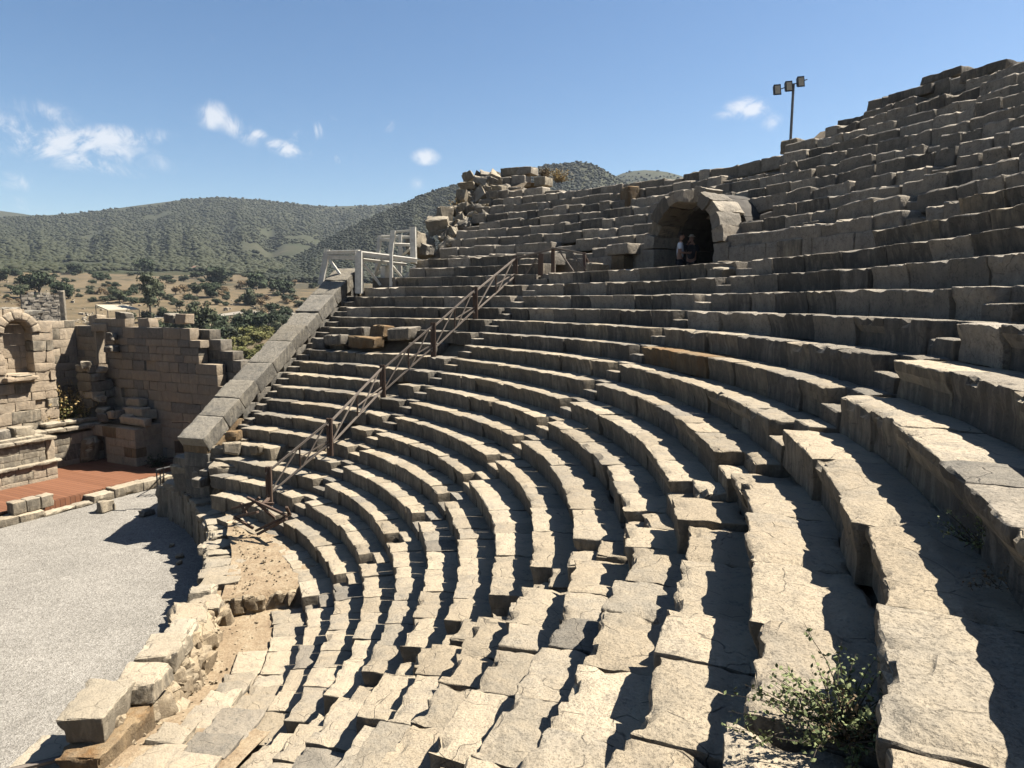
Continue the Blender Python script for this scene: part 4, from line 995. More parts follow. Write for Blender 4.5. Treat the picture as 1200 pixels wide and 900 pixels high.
# low stage-front wall that juts out, with two ledges
jut = thing('pulpitum_wall', 'low pale stage-front wall jutting onto the red deck with moulded ledges', 'wall', stg(13, 14.5, .4))
ashlar('jut', 'plinth_courses', jut, stg(8, 13.35, 0), SU, SV, 8.6, .3, lambda x: 1.45, .37, .6, 'stage', alt='seat')
ashlar('jut', 'upper_courses', jut, stg(8, 13.5, 0), SU, SV, 8.2, 1.2, lambda x: 2.42, .40, .6, 'seat', alt='pale')
u = 8.2
while u < 16.4:
    L = rng.uniform(.8, 1.3); block(L - .01, .95, .16, ('mat', stg(min(u + L / 2, 16.2), 13.28, 2.40), SU, SV, UPV), M['pale'], 'ledge', jut, .15, .03, 1, .9); 
    block(L - .01, .85, .15, ('mat', stg(min(u + L / 2, 16.4), 13.2, 1.30), SU, SV, UPV), M['pale'], 'ledge', jut, .15, .03, 1.3, 1.2); u += L
block(8.4, 2.9, .5, ('mat', stg(12.3, 13.9, 2.28), SU, SV, UPV), M['dirt'], 'platform_fill', jut, .6, .05, .5, .2)
block(.4, 2.0, 1.9, ('mat', stg(16.5, 13.6, 2.3), SU, SV, UPV), M['stage'], 'side_courses', jut, .25, .03, 1, 1)
for i, (u, v, L, lb) in enumerate(((14.6, 13.75, .8, 'grey block at the left end of the moulded ledge'), (15.6, 13.8, .9, 'pale upright block standing on the moulded ledge of the stage front'))):
    block(L, .6, .55, frame_at(stg(u, v, 2.95), 63 + 8 * i), M['pale'] if i else M['seat_grey'], 'loose_block', None, .13, .04, 1.2, 1.2, skew=.03, label=lb, cat='stone block')
# recessed low wall between the jutting wall and the side wing
rw_, o_, xd_, yd_, l_, k_ = ashlar_later
ashlar('far_ruin', 'wall_mass', rw_, o_, xd_, yd_, l_, o_[2], lambda x: o_[2] + k_ * float(np.interp(x / l_, [0, .06, .15, .3, .38, .45, .6, .8, 1], [4.5, 6.0, 6.5, 6.3, 5.3, 6.6, 6.5, 6.3, 6.2])), .6, 1.2, 'upper', s=.4, wear=2.5, chip=2, jit=.12, Lr=(.6, 1.6), alt='seat_grey')
rec = thing('recessed_wall', 'low recessed wall with cream ledge behind the deck, left of the dark niche', 'wall', stg(18.3, 15.8, .4))
ashlar('rec', 'wall_courses', rec, stg(16.5, 15.5, 0), SU, SV, 3.5, .3, lambda x: 2.15, .44, .6, 'stage', alt='seat')
for i in range(4):
    block(.95, .8, .2, ('mat', stg(16.9 + i * .93, 15.28, 2.36 + rng.normal(0, .02)), SU, SV, UPV), M['pale'], 'ledge', rec, .13, .035, 1.2, 1.1)
    if i: block(.95, .7, .22, ('mat', stg(17.0 + i * .93, 15.55, 2.60 + rng.normal(0, .03)), SU, SV, UPV), M['pale'], 'ledge', rec, .13, .05, 1.6, 1.4, skew=.03)
# side wing, seen in the shade: one long wall with a door, and a back wall behind
wing = thing('stage_side_wall', 'tall shaded ashlar side wall of the stage with a small doorway and stepped broken end', 'wall', stg(21.5, 12.5, .2))
def wing_top(x):
    v = 19.4 - x
    if v > 17.1: return 7.55
    if v > 14.9: return 7.95
    if v > 14.2: return 7.3
    if v > 9.9: return 7.45
    return float(np.interp(v, [6.4, 7.4, 8.2, 8.7, 9.1, 9.5, 9.9], [4.3, 4.6, 4.9, 5.8, 6.4, 6.95, 7.4]))
ashlar('wing', 'wall_courses', wing, stg(21.2, 19.4, 0), -SV, SU, 13.0, .2, wing_top, .50, .55, 'stage', [(2.45, 3.2, 5.25, 7.0)], alt='upper')
ashlar('wing', 'wall_courses', wing, stg(21.85, 15.0, 0), -SV, SU, 9.4, .2, lambda x: float(np.interp(15 - x, [5.6, 6.2, 6.9, 7.6, 8.3, 9.0, 15], [4.2, 4.8, 5.4, 6.1, 6.7, 7.3, 7.5])), .55, .7, 'seat_grey', alt='upper')
block(1.3, .7, .42, ('mat', stg(21.1, 16.6, 7.42), -SV, SU, UPV), M['stage'], 'lintel', wing, .2, .03, .7, .6)
for v in (17.0, 16.17): block(.16, .66, 1.75, ('mat', stg(21.14, v, 7.0), -SV, SU, UPV), M['stage'], 'door_jamb', wing, .2, .02, .5, .5)
back = thing('stage_back_wall', 'back wall of the stage crossed by a slanting shadow, beside the niche facade', 'wall', stg(19.5, 18.8, .2))
ashlar('back', 'wall_courses', back, stg(15.8, 18.75, 0), SU, SV, 5.4, .2, lambda x: 7.62, .5, .8, 'stage', alt='seat')
far = thing('inner_pier', 'bright pale pier seen through the small doorway of the side wall', 'pier', stg(23.2, 17.5, .2))
ashlar('innerp', 'pier_courses', far, stg(22.3, 17.2, 0), SU, SV, 2.2, .2, lambda x: 6.0, .5, .7, 'stage')
pier = thing('broken_pier', 'broken rough pier of the stage with ragged top, lit beside the shaded wall', 'pier', stg(20.5, 16, .4))
ashlar('pier', 'pier_courses', pier, stg(19.95, 15.75, 0), SU, SV, 1.3, .3, lambda x: 5.3 - .5 * x, .47, 1.2, 'seat', alt='stage', wear=1.5, chip=1.5, jit=.05, Lr=(.4, .9))
basis = thing('wing_base', 'broad lower block of the side wing with rubble on top and an arched dark niche', 'wall', stg(20.4, 13.8, .4))
ashlar('basis', 'base_courses', basis, stg(19.72, 15.75, 0), -SV, SU, 3.6, .3, lambda x: 2.35, .48, .8, 'stage', [(.25, 1.25, .3, 1.75)], alt='warm')
ashlar('basis', 'base_courses', basis, stg(20.3, 12.15, 0), SU, SV, 1.2, .3, lambda x: 2.35, .48, .8, 'stage', alt='seat')
ashlar('basis', 'base_courses', basis, stg(19.76, 12.18, 0), SU, SV, .7, .3, lambda x: 2.35, .48, .8, 'stage', alt='seat')
block(3.4, 1.4, .5, ('mat', stg(20.0, 13.9, 2.3), -SV, SU, UPV), M['dirt'], 'rubble_fill', basis, .3, .05, 1, .5)
block(1.3, .4, 1.6, ('mat', stg(20.25, 15.0, 1.8), -SV, SU, UPV), M['upper'], 'niche_back', basis, .3, .03, 1, .5)
for i in range(3):
    block(1.9 - .4 * i, .5, .42, ('mat', stg(20.1 + .3 * i, 12.9 + .35 * i, 2.78 + .42 * i), -SV, SU, UPV), M['stage'], 'stepped_course', basis, .15, .04, 1.3, 1.3, skew=.03)
lbs = ['drum-like fallen block resting on the wing base', 'second slanted block on the wing base', 'grey tilted block under the broken pier', 'flat fallen slab lying on the wing base', 'small wedge stone between fallen blocks on the wing base', 'rough corner block topping the wing base']
for i in range(6):
    block(rng.uniform(.5, .9), .5, .42, frame_at(stg(20.3 + .13 * i, 14.9 - .4 * i, 2.85 + .1 * (i % 3)), 100 + 25 * i), M['stage'] if i % 2 else M['seat_grey'], 'fallen_block', None, .13, .05, 1.5, 1.4, skew=.05, rot=(rng.normal(0, 9), rng.normal(0, 9), 0), label=lbs[i], cat='stone block')
pt = stg(19.5, 15.05, 1.62); block(.85, .8, 1.3, frame_at(pt, 70), M['rubble'], 'boulder', None, .10, .25, 2.5, 2.0, skew=.12, rot=(6, 0, 10), label='big reddish boulder lying in the dark arched niche by the deck', cat='boulder')
lbs = ['block on the very top of the shaded side wall, left of the doorway lintel', 'pale block on the side wall top right of the doorway', 'loose block near the middle of the side wall top', 'square block standing on the side wall top', 'block with a hole on the side wall top, towards its broken end']
for i, (v, h, L) in enumerate(((17.3, 7.86, .7), (14.95, 8.0, .8), (13.2, 7.72, .9), (11.2, 8.0, .75), (10.4, 7.98, .8))):
    block(L, .6, .5, frame_at(stg(21.25, v, h), 63 - 90), M['seat_grey'] if i % 2 else M['stage'], 'loose_block', None, .15, .04, 1.2, 1.2, skew=.03, label=lbs[i], cat='stone block')
lbs = ['carved block sticking out of the ragged side wall, uppermost', 'carved round-ended block above the broken pier', 'white stone lying on the broken pier, left', 'white stone lying on the broken pier, right', 'jagged white stone on the edge of the broken pier', 'low jagged stone on the lit edge of the broken pier']
for i, (u, v, z) in enumerate(((20.95, 15.0, 6.95), (20.9, 14.9, 6.3), (20.2, 15.9, 5.55), (20.9, 15.8, 5.2), (20.5, 15.55, 3.7), (20.6, 15.5, 3.1))):
    block(rng.uniform(.45, .7), .5, .38, frame_at(stg(u, v, z), 63 + 20 * i), M['pale'] if i > 1 else M['seat_grey'], 'broken_stone', None, .12, .06, 1.6, 1.5, skew=.06, label=lbs[i], cat='stone')

# deck
def slab(P, z0, z1): return [np.array([p[0], p[1], z0]) for p in P] + [np.array([p[0], p[1], z1]) for p in P]
dk = thing('stage_deck', 'red-brown timber stage deck in front of the ruined stage walls', 'deck', stg(15, 12, .05))
P = [stg(6, 9.75, 0), stg(21.15, 9.75, 0), stg(21.15, 15.75, 0), stg(6, 15.75, 0)]
b = MB(); b.put(slab(P, .33, .40), BF); b.build('boards', M['deck'], dk)
b = MB(); b.bar(stg(13.6, 9.70, .2), stg(16.2, 9.70, .2), .05, .36); b.build('fascia', M['deck'], dk)
b = MB(); b.put(slab([stg(6, 9.8, 0), stg(21, 9.8, 0), stg(21, 15.7, 0), stg(6, 15.7, 0)], .0, .325), BF); b.build('joists', M['wood'], dk)
bor = thing('deck_border', 'row of pale kerb blocks along the front of the red stage deck', 'kerb', stg(14, 9.3, 0))
u = 7.0
while u < 19.6:
    L = rng.uniform(.7, 1.4)
    if not (13.9 < u + L / 2 < 15.6): block(L - .015, .68, .42 if u > 15.5 else .34, ('mat', stg(u + L / 2, 9.0 + rng.normal(0, .03), .43 if u > 15.5 else .32), SU, SV, UPV), M['pale'] if rng.random() < .7 else M['seat'], 'kerb_block', bor, .13, .03, 1.2, 1.1, skew=.015)
    else: block(L - .015, .5, .2, ('mat', stg(u + L / 2, 8.95, .17), SU, SV, UPV), M['pale'], 'kerb_block', bor, .13, .03, 1.3, 1.3, skew=.02)
    u += L
for i in range(3): block(.50, .5, .5, ('mat', stg(12.65 + .53 * i, 9.15, .82), SU, SV, UPV), M['seat'], 'upright_block', None, .13, .03, 1, .9, label=('leftmost', 'middle', 'right-hand')[i] + ' of three square blocks standing in a row before the red deck', cat='stone block', group='three square blocks before the deck')
pt = at_z(128, 600, 0); block(.6, .5, .55, frame_at(pt + [0, 0, .5], 70), M['pale'], 'loose_block', None, .13, .05, 1.5, 1.4, skew=.05, label='cream broken block lying on the gravel against the deck kerb', cat='stone block')
pt = at_z(176, 605, 0); block(.5, .4, .3, frame_at(pt + [0, 0, .26], 60), M['seat_grey'], 'loose_block', None, .13, .06, 1.6, 1.5, skew=.05, label='small pale stone in the podium shadow on the gravel', cat='stone')
for i, (x, y) in enumerate(((210, 655), (212, 662), (205, 640))):
    pt = at_z(x, y, 0); block(.22, .2, .16, frame_at(pt + [0, 0, .13], 60 * i), M['rubble'], 'loose_block', None, .08, .05, 1.6, 1.5, skew=.03, label='small stone lying in the podium shadow close to the wall foot', cat='stone', group='stones at the podium foot')
# planks in front of the wing base
for i in range(2):
    b = MB(); b.bar(stg(19.9 + .1 * i, 11.6 - .25 * i, .52 + .16 * i), stg(21.0 + .1 * i, 11.4 - .1 * i, .52 + .16 * i), .22, .06); tag(b.build('plank', M['wood']), ('lower' if i == 0 else 'upper') + ' dark plank lying on the deck by the shaded wall', 'plank')
# door under the low end of the sloping wall
dd = at_y(216, 500, 17.6); door = thing('wooden_door', 'dark brown wooden door below the low end of the sloping wall', 'door', (dd[0], dd[1], 2.6))
c0 = at_y(206, 530, 17.6); c1 = at_y(223, 530, 17.6)
for i in range(4):
    q = c0 + (c1 - c0) * (i + .5) / 4; b = MB(); b.bar((q[0], q[1], 2.3), (q[0], q[1], c0[2] + .5), .2, .06, (0, 1, 0)); b.build('door_board', M['door'], door)
b = MB(); b.bar((c0[0] - .05, c0[1] - .05, 3.6), (c1[0] + .05, c1[1] - .05, 3.6), .1, .05); b.build('ledge', M['door'], door)
# low block wall beside it, going on from the seats to the parodos
pw = thing('parodos_block_wall', 'low dark block wall under the low end of the sloping wall, by the door', 'low wall', at_z(228, 555, 2.0))
for i, (x, y, L, h, mt) in enumerate(((212, 536, .9, 1.4, 'seat_grey'), (232, 542, .7, .9, 'seat_grey'))):
    pt = at_y(x, y, 14.6 - .4 * i); block(L, .7, h, frame_at(pt, -20), M[mt], 'block', pw, .15, .04, 1.2, 1.1, skew=.02)
# tumbled stones where the lowest rows break off
lab = ['rounded white stone at the broken end of the low rows, leftmost', 'white stone second from the left at the broken end of the low rows', 'white wedge stone third from the left at the broken end of the low rows', 'squat block at the left end of the low rows beneath the sloping wall', 'brown block on end under the sloping wall', 'rough stone between the brown block and the seats', 'flat stone beside the orange wall base', 'cube of grey stone standing free on the seats near the end wall', 'small rough stone on the third low row near the end wall', 'lumpy pale stone above the podium end']
for i, (x, y, rr, sz) in enumerate(((207, 552, 15.2, .75), (222, 556, 15.0, .6), (235, 556, 14.8, .7), (262, 552, 14.4, 1.0), (270, 510, 15.3, .55), (272, 524, 15.0, .6), (254, 530, 15.0, .8), (310, 500, 16.9, .72), (285, 520, 15.6, .5), (296, 528, 15.0, .5))):
    pt = at_r(x, y - 3, rr); block(sz, sz * .8, sz * .72, frame_at(pt + [0, 0, sz * .1], rng.uniform(-30, 30)), M['pale'] if i < 3 else M['warm'] if i == 4 else M['seat_grey'] if i in (7,) else M['seat'], 'loose_stone', None, .11, .07, 1.7, 1.6, skew=.05, rot=(rng.normal(0, 5), rng.normal(0, 5), 0), label=lab[i], cat='stone')
lab = ['grey squared block perched on the seats at the gap, upper left', 'orange-faced block at the gap in the rows, upper middle', 'long grey block beside the orange-faced one at the gap', 'tan block lying in the gap of the rows, lower middle', 'white-topped block left of the gap, lower left', 'pale small block propping the row left of the gap']
for i, (x, y, rr, L) in enumerate(((416, 383, 20.6, .9), (440, 382, 20.6, .85), (465, 384, 20.5, 1.2), (422, 395, 20.0, 1.4), (388, 392, 20.0, 1.1), (372, 396, 20.0, .6))):
    pt = at_r(x, y, rr); block(L, .7, .46, frame_at(pt, degrees(atan2(pt[1], pt[0])) - 90 + rng.normal(0, 5)), M['warm'] if i in (1, 3) else M['seat_grey'], 'loose_block', None, .15, .05, 1.3, 1.3, skew=.03, label=lab[i], cat='stone block')
lab = ['dirty white boulder on the top row left of the vaulted entrance stair', 'cream broken block at the break of the seat row before the entrance', 'flat broken block beside the cream one before the entrance', 'low pale rubble stone under the stairway head before the entrance']
for i, (x, y, rr, L) in enumerate(((618, 305, 25.2, .9), (838, 318, 23.9, .8), (853, 312, 24.4, 1.1), (690, 312, 25, .6))):
    pt = at_r(x, y, rr); block(L, .7, .40, frame_at(pt + [0, 0, .1], degrees(atan2(pt[1], pt[0])) - 90 + rng.normal(0, 8)), M['pale'] if i != 2 else M['seat'], 'loose_block', None, .12, .06, 1.6, 1.5, skew=.05, label=lab[i], cat='stone block')

# ------------------------------------------------------------------ TUMBLED END OF THE UPPER TIER
heap = [(500, 283, 1.5), (517, 262, 1.1), (522, 255, .9), (530, 250, 1.2), (538, 245, 1.0), (520, 272, .8), (532, 262, .7), (543, 256, .8), (548, 243, .9), (546, 232, 1.0), (552, 234, .8), (556, 226, .9), (552, 218, .9), (560, 216, 1.1), (566, 222, .7), (572, 214, 1.2), (580, 212, 1.0), (578, 222, .8), (570, 228, .9), (562, 236, .8), (566, 244, .9), (575, 236, 1.0), (584, 230, .9), (590, 222, .8), (556, 208, 1.0), (564, 207, .8), (574, 206, .9), (582, 207, .8), (588, 206, .7), (553, 246, .8), (560, 252, .9), (545, 262, .7), (555, 262, .8), (536, 272, .7), (570, 255, .6), (508, 292, .9), (525, 285, .8), (540, 282, .6)]
heap += [(float(np.interp(q, [0, 1], [510, 590])) + float(rng.normal(0, 7)), float(np.interp(q, [0, 1], [282, 210])) + float(rng.normal(6, 8)), float(rng.uniform(.3, .6))) for q in rng.random(34)]
for i, (x, y, sz) in enumerate(heap):
    rr = np.interp(y, [195, 300], [33.6, 27.4]); pt = at_r(x, y, rr)
    sz *= .78
    block(sz * rng.uniform(.8, 1.5), sz * .8, sz * rng.uniform(.55, .85), frame_at(pt + [0, 0, sz * .25], rng.uniform(0, 180)), M['pale'] if rng.random() < .7 else M['seat_grey'], 'tumbled_stone', None, .11, .02, 1.4, 1.6, skew=.085,
          rot=(rng.normal(0, 16), rng.normal(0, 16), 0), label='tumbled block in the heap of the collapsed left end of the upper tier', cat='stone block', group='tumbled blocks at the collapsed end of the upper tier')
for i, (x, y, L, lb) in enumerate(((597, 198, 1.5, 'cream block crowning the broken left peak of the upper tier'), (612, 204, 1.4, 'dark block below the cream one at the broken left peak'), (632, 206, .9, 'cream-ended block at the right of the broken left peak'), (1000, 118, 1.5, 'thin slab block at the step of the skyline, right of the floodlights'), (1065, 98, 2.0, 'flat slab on the skyline right of the thin slab block'), (1150, 84, 1.9, 'flat slab on the highest point of the skyline'), (1102, 90, 1.8, 'long flat slab between the two flat skyline slabs'))):
    jj = 9
    for _ in range(4):
        pt = at_r(x, y, up_r(jj) + .4); jj = int(math.floor(up_max(degrees(atan2(pt[1], pt[0]))) - .25))
    pt[2] = up_z(jj) + (.42 if i < 3 else .25); L *= .8
    block(L, .8, .45 if i < 3 else .30, frame_at(pt + [0, 0, .15], degrees(atan2(pt[1], pt[0])) - 90), M['pale'] if i in (0, 2) else M['seat_grey'] if i > 2 else M['upper'], 'skyline_block', None, .15, .02, .8, .9, skew=.02, label=lb, cat='stone block')
pt = at_r(744, 222, 30.2); block(.75, .5, 1.0, frame_at(pt + [0, 0, .1], 110), M['warm'], 'carved_stone', None, .12, .05, 1.4, 1.4, skew=.03, taper=.0, label='cream carved stone with a flared top left of the vaulted entrance', cat='stone block')
# pale displaced stones against the walkway wall right of the entrance
for i, (x, y, rr, L, H, mt, lb) in enumerate(((945, 276, 25.6, 1.2, .5, 'seat_grey', 'pale lichen-spotted ledge block right of the entrance'),)):
    pt = at_r(x, y - 16, 26.9); block(.9, .5, .3, frame_at(pt, degrees(atan2(pt[1], pt[0])) - 90), M[mt], 'ledge_block', None, .12, .04, 1.3, 1.3, label=lb, cat='stone block')

# ------------------------------------------------------------------ WOODEN RAILING up the stairway
rl = thing('wooden_railing', 'long brown wooden railing climbing the seats beside the far stairway', 'railing', pol(row_r(17), 44.8, row_z(17)))
posts = [((316, 586), (316, 545)), ((387, 529), (387, 489)), ((449, 466), (449, 427)), ((508, 416), (508, 378)), ((557, 371), (557, 337)), ((604, 331), (604, 301))]
rad = [row_r(17) + .25, row_r(14) + .25, row_r(10) + .2, row_r(7) + .2, row_r(4) + .2, row_r(0) + .1]
B_, T_ = [], []
for (bp, tp), rr in zip(posts, rad):
    q = at_r(bp[0], bp[1], rr); h = (bp[1] - tp[1]) / FPX * (q[1] - CAM[1]) * 1.0; B_.append(q); T_.append(q + np.array([0, 0, h]))
    for sx in (-1, 1):
        off = np.array([.05 * sx, 0, 0]); b = MB(); b.bar(q + off - [0, 0, .15], q + off + [0, 0, h], .095, .11, (0, 1, 0)); b.build('post', M['wood'], rl)
b = MB(); b.bar(B_[5] + [.2, .3, .3], B_[4] * .3 + B_[5] * .7 + [.9, .2, .1], .06); b.build('strut', M['rail'], rl)
for i in range(5):
    for nm, fa, fb, w in (('handrail', .86, .92, .075), ('lower_rail', .18, .26, .065)):
        a = B_[i] + (T_[i] - B_[i]) * fa; c = B_[i+1] + (T_[i+1] - B_[i+1]) * fb
        b = MB(); b.bar(a, c, w, w * .8, ext=.12); b.build(nm, M['rail'], rl)
    lo0 = B_[i] + (T_[i] - B_[i]) * .2; lo1 = B_[i+1] + (T_[i+1] - B_[i+1]) * .26; hi0 = B_[i] + (T_[i] - B_[i]) * .86; hi1 = B_[i+1] + (T_[i+1] - B_[i+1]) * .92
    m0, m1 = (lo0 + lo1) / 2, (hi0 + hi1) / 2
    for (a, c) in ((lo0, m1), (m0 * .9 + lo1 * .1, hi1 * .85 + m1 * .15), ):
        b = MB(); b.bar(a, c, .045); b.build('brace', M['rail'], rl)
    b = MB(); b.bar(m0, m1, .05); b.build('baluster', M['wood'], rl)
    q0 = B_[i+1] + (T_[i+1] - B_[i+1]) * .35; b = MB(); b.bar(m0 * .55 + m1 * .45, q0, .04); b.build('brace', M['rail'], rl)
rl2 = thing('wooden_railing', 'short dark wooden railing at the top of the stairway, left of the vaulted entrance', 'railing', at_r(660, 316, 25))
tp = [at_r(604, 303, rad[5]), at_r(648, 292, 24.9), at_r(650, 291, 24.9), at_r(684, 297, 25.4)]; bt = [None, at_r(648, 317, 24.9), at_r(650, 318, 24.9), at_r(686, 318, 25.3)]
for i in (1, 3):
    b = MB(); b.bar(bt[i] - [0, 0, .1], tp[i] + [0, 0, .03], .10 if i == 3 else .15, .11, (0, 1, 0)); b.build('post', M['wood'], rl2)
b = MB(); b.bar(bt[3] + [.3, .1, -.05], tp[3] + [0, 0, 0], .10); b.build('post', M['wood'], rl2)
b = MB(); b.bar(tp[0], tp[1], .07, ext=.1); b.build('handrail', M['rail'], rl2)
b = MB(); b.bar(tp[2], tp[3], .07, ext=.1); b.build('handrail', M['rail'], rl2)
for (f0, f1) in ((.12, .62), (.55, 1.05)):
    b = MB(); b.bar(tp[2] + (tp[3] - tp[2]) * f0, bt[2] + (bt[3] - bt[2]) * f1, .055); b.build('brace', M['rail'], rl2)
b = MB(); b.bar(at_r(613, 326, rad[5]), at_r(628, 304, rad[5] + .2), .05); b.build('brace', M['rail'], rl2)
b = MB(); b.bar(at_r(633, 323, 24.4), at_r(634, 297, 24.4), .2, .05, (0, 1, 0)); b.build('panel_board', M['wood'], rl2)
# collapsed railing at its foot
cr = thing('collapsed_railing', 'collapsed tangle of dark wooden rails lying behind the podium end', 'broken railing', at_z(305, 605, row_z(18)))
zf = row_z(18)
segs = [((272, 596), (300, 588), .12, .3), ((290, 583), (336, 604), .42, .28), ((300, 588), (322, 607), .35, .1), ((275, 606), (302, 600), .08, .3), ((302, 626), (336, 608), .05, .3), ((322, 612), (341, 602), .25, .22), ((336, 594), (340, 604), .4, .2), ((274, 606), (297, 619), .1, .08), ((284, 600), (304, 583), .15, .45), ((307, 592), (315, 584), .3, .3), ((310, 590), (321, 590), .32, .3), ((300, 622), (325, 610), .04, .2), ((282, 590), (290, 604), .3, .1)]
for (p, q, h0, h1) in segs:
    zb = lambda y: float(np.interp(y, [585, 602, 626], [row_z(17) + .28, row_z(17) + .12, row_z(18) + .02]))
    b = MB(); b.bar(at_z(*p, zb(p[1]) + h0), at_z(*q, zb(q[1]) + h1), .09, .075); b.build('rail', M['wood'], cr)
# small dark metal gate by the podium end
gt = thing('metal_gate', 'small dark metal railing gate beside the end of the podium wall', 'gate', at_z(190, 580, 0))
g0, g1 = at_z(185, 580, .05), at_z(193, 577, .05)
for q, h in ((g0, 1.15), (g1, 1.15), ((g0 + g1) / 2, 1.1)): b = MB(); b.bar(q, q + [0, 0, h], .05); b.build('post', M['metal_dark'], gt)
for h in (.4, .75, 1.12): b = MB(); b.bar(g0 + [0, 0, h], g1 + [0, 0, h], .04); b.build('bar', M['metal_dark'], gt)
b = MB(); b.bar(g0 + [0, 0, 1.15], at_y(206, 545, g1[1] + 2.4), .045); b.build('handrail', M['metal_grey'], gt)

# ------------------------------------------------------------------ WHITE TIMBER SCAFFOLD at the top of the end wall
sc = thing('timber_scaffold', 'white weathered timber scaffold of posts and braces above the sloping end wall', 'scaffold', at_y(430, 340, 21.6))
def sbar(nm, p, Yp, q, Yq, w, h=None): b = MB(); b.bar(at_y(*p, Yp), at_y(*q, Yq), w, h or w, (0, 1, .2)); b.build(nm, M['wood_white'], sc)
for p, q, Y, w in (((421, 344), (421, 294), 21.3, .34), ((376, 334), (384, 292), 22.3, .26), ((453, 338), (461, 270), 22.6, .24), ((458.5, 336), (458.5, 298), 21.5, .16), ((485, 309), (484, 266), 22.2, .30), ((441, 322), (445, 276), 24.3, .2), ((469, 320), (469, 275), 24.0, .2), ((449, 330), (449, 312), 22.0, .22)): sbar('post', p, Y, q, Y, w)
for p, Yp, q, Yq, w in (((383, 296), 22.3, (421, 295), 21.3, .18), ((384, 301), 22.3, (418, 302), 21.4, .18), ((423, 297), 21.3, (488, 305), 22.1, .24), ((424, 304), 21.9, (476, 310), 22.7, .14), ((447, 277), 24.3, (486, 278), 24.0, .14), ((460, 272), 22.7, (484, 270), 22.2, .10), ((458, 286), 22.8, (482, 287), 23.4, .14), ((446, 281), 24.3, (460, 281), 22.7, .12)): sbar('beam', p, Yp, q, Yq, w)
for p, Yp, q, Yq in (((386, 304), 22.2, (412, 340), 21.9), ((424, 306), 21.4, (446, 334), 21.8), ((455, 310), 22.0, (441, 322), 22.6), ((460, 312), 21.6, (472, 326), 21.9), ((487, 311), 22.2, (472, 328), 22.0), ((481, 291), 22.8, (470, 301), 23.6), ((440, 322), 24, (448, 300), 23.4)): sbar('brace', p, Yp, q, Yq, .12)

# ------------------------------------------------------------------ FLOODLIGHT MAST
bp = at_r(926, 166, up_r(8) + .45); bp[2] = up_z(8) + .2; fl = thing('floodlight_mast', 'slim dark mast with three floodlights on the skyline of the upper tier', 'floodlight', bp)
k = (bp[1] - CAM[1]) / FPX
block(.72, .6, .5, frame_at(bp + [0, .2, .15], -58), M['pale'], 'mast_base', None, .13, .04, 1, 1, label='pale squared block carrying the floodlight mast', cat='stone block')
Yb = bp[1] + .2; top = at_y(930, 98, Yb); b = MB(); b.tube([at_y(926.5, 163, Yb), top], [.055, .05], 8); b.build('pole', M['metal_grey'], fl)
b = MB(); b.bar(at_y(913, 105, Yb), at_y(946, 93, Yb), .035); b.build('crossbar', M['metal_grey'], fl)
for (x, y) in ((910.5, 105.5), (924, 101.5), (938, 96)):
    c = at_y(x, y, Yb - .12); X = np.array([1, .15, .12]); X /= np.linalg.norm(X); Y = np.array([-.15, 1, 0]); Y /= np.linalg.norm(Y); Z = np.cross(X, Y); w, h = 4.2*k, 5.8*k
    b = MB(); f = [c + X*a*w + Z*e*h - Y*.05 for (a, e) in ((-1, -1), (1, -1), (1, 1), (-1, 1))]; g = [c + X*a*w*.7 + Z*e*h*.7 + Y*.12 for (a, e) in ((-1, -1), (1, -1), (1, 1), (-1, 1))]
    b.put(f + g, [(0, 1, 2, 3), (7, 6, 5, 4), (0, 4, 5, 1), (1, 5, 6, 2), (2, 6, 7, 3), (3, 7, 4, 0)]); hd = b.build('floodlight_head', M['metal_dark'], fl)
    b = MB(); f2 = [c + X*a*w*.74 + Z*e*h*.74 - Y*.056 for (a, e) in ((-1, -1), (1, -1), (1, 1), (-1, 1))]; b.put(f2 + [p + Y * .004 for p in f2], [(0, 1, 2, 3), (7, 6, 5, 4), (0, 4, 5, 1), (1, 5, 6, 2), (2, 6, 7, 3), (3, 7, 4, 0)]); b.build('glass', M['lamp_glass'], hd)

# ------------------------------------------------------------------ PEOPLE in the entrance
def skin_body(name, joints, edges, radii, mat, parent, sub=2):
    me = bpy.data.meshes.new(name); me.from_pydata([tuple(j) for j in joints], edges, []); o = bpy.data.objects.new(name, me); COL.objects.link(o)
    o.parent = parent; sk = o.modifiers.new('skin', 'SKIN'); sk.use_smooth_shade = True
    me.skin_vertices[0].data[0].use_root = True
    for v, r in zip(me.skin_vertices[0].data, radii): v.radius = (r, r) if not hasattr(r, '__len__') else r
    sb = o.modifiers.new('sub', 'SUBSURF'); sb.levels = sub; sb.render_levels = sub; me.materials.append(mat); return o
def ell(c, r, n=12, m=9):
    V = []; F = []
    for i in range(m + 1):
        t = pi * i / m
        for j in range(n): p = 2 * pi * j / n; V.append((c[0] + r[0]*sin(t)*cos(p), c[1] + r[1]*sin(t)*sin(p), c[2] + r[2]*cos(t)))
    for i in range(m):
        for j in range(n): F.append((i*n + j, (i+1)*n + j, (i+1)*n + (j+1) % n, i*n + (j+1) % n))
    return V, F
def part_local(name, V, F, mat, parent, smooth=True):
    o = bpy.data.objects.new(name, new_mesh(name, V, F, mat, smooth)); COL.objects.link(o); o.parent = parent; return o
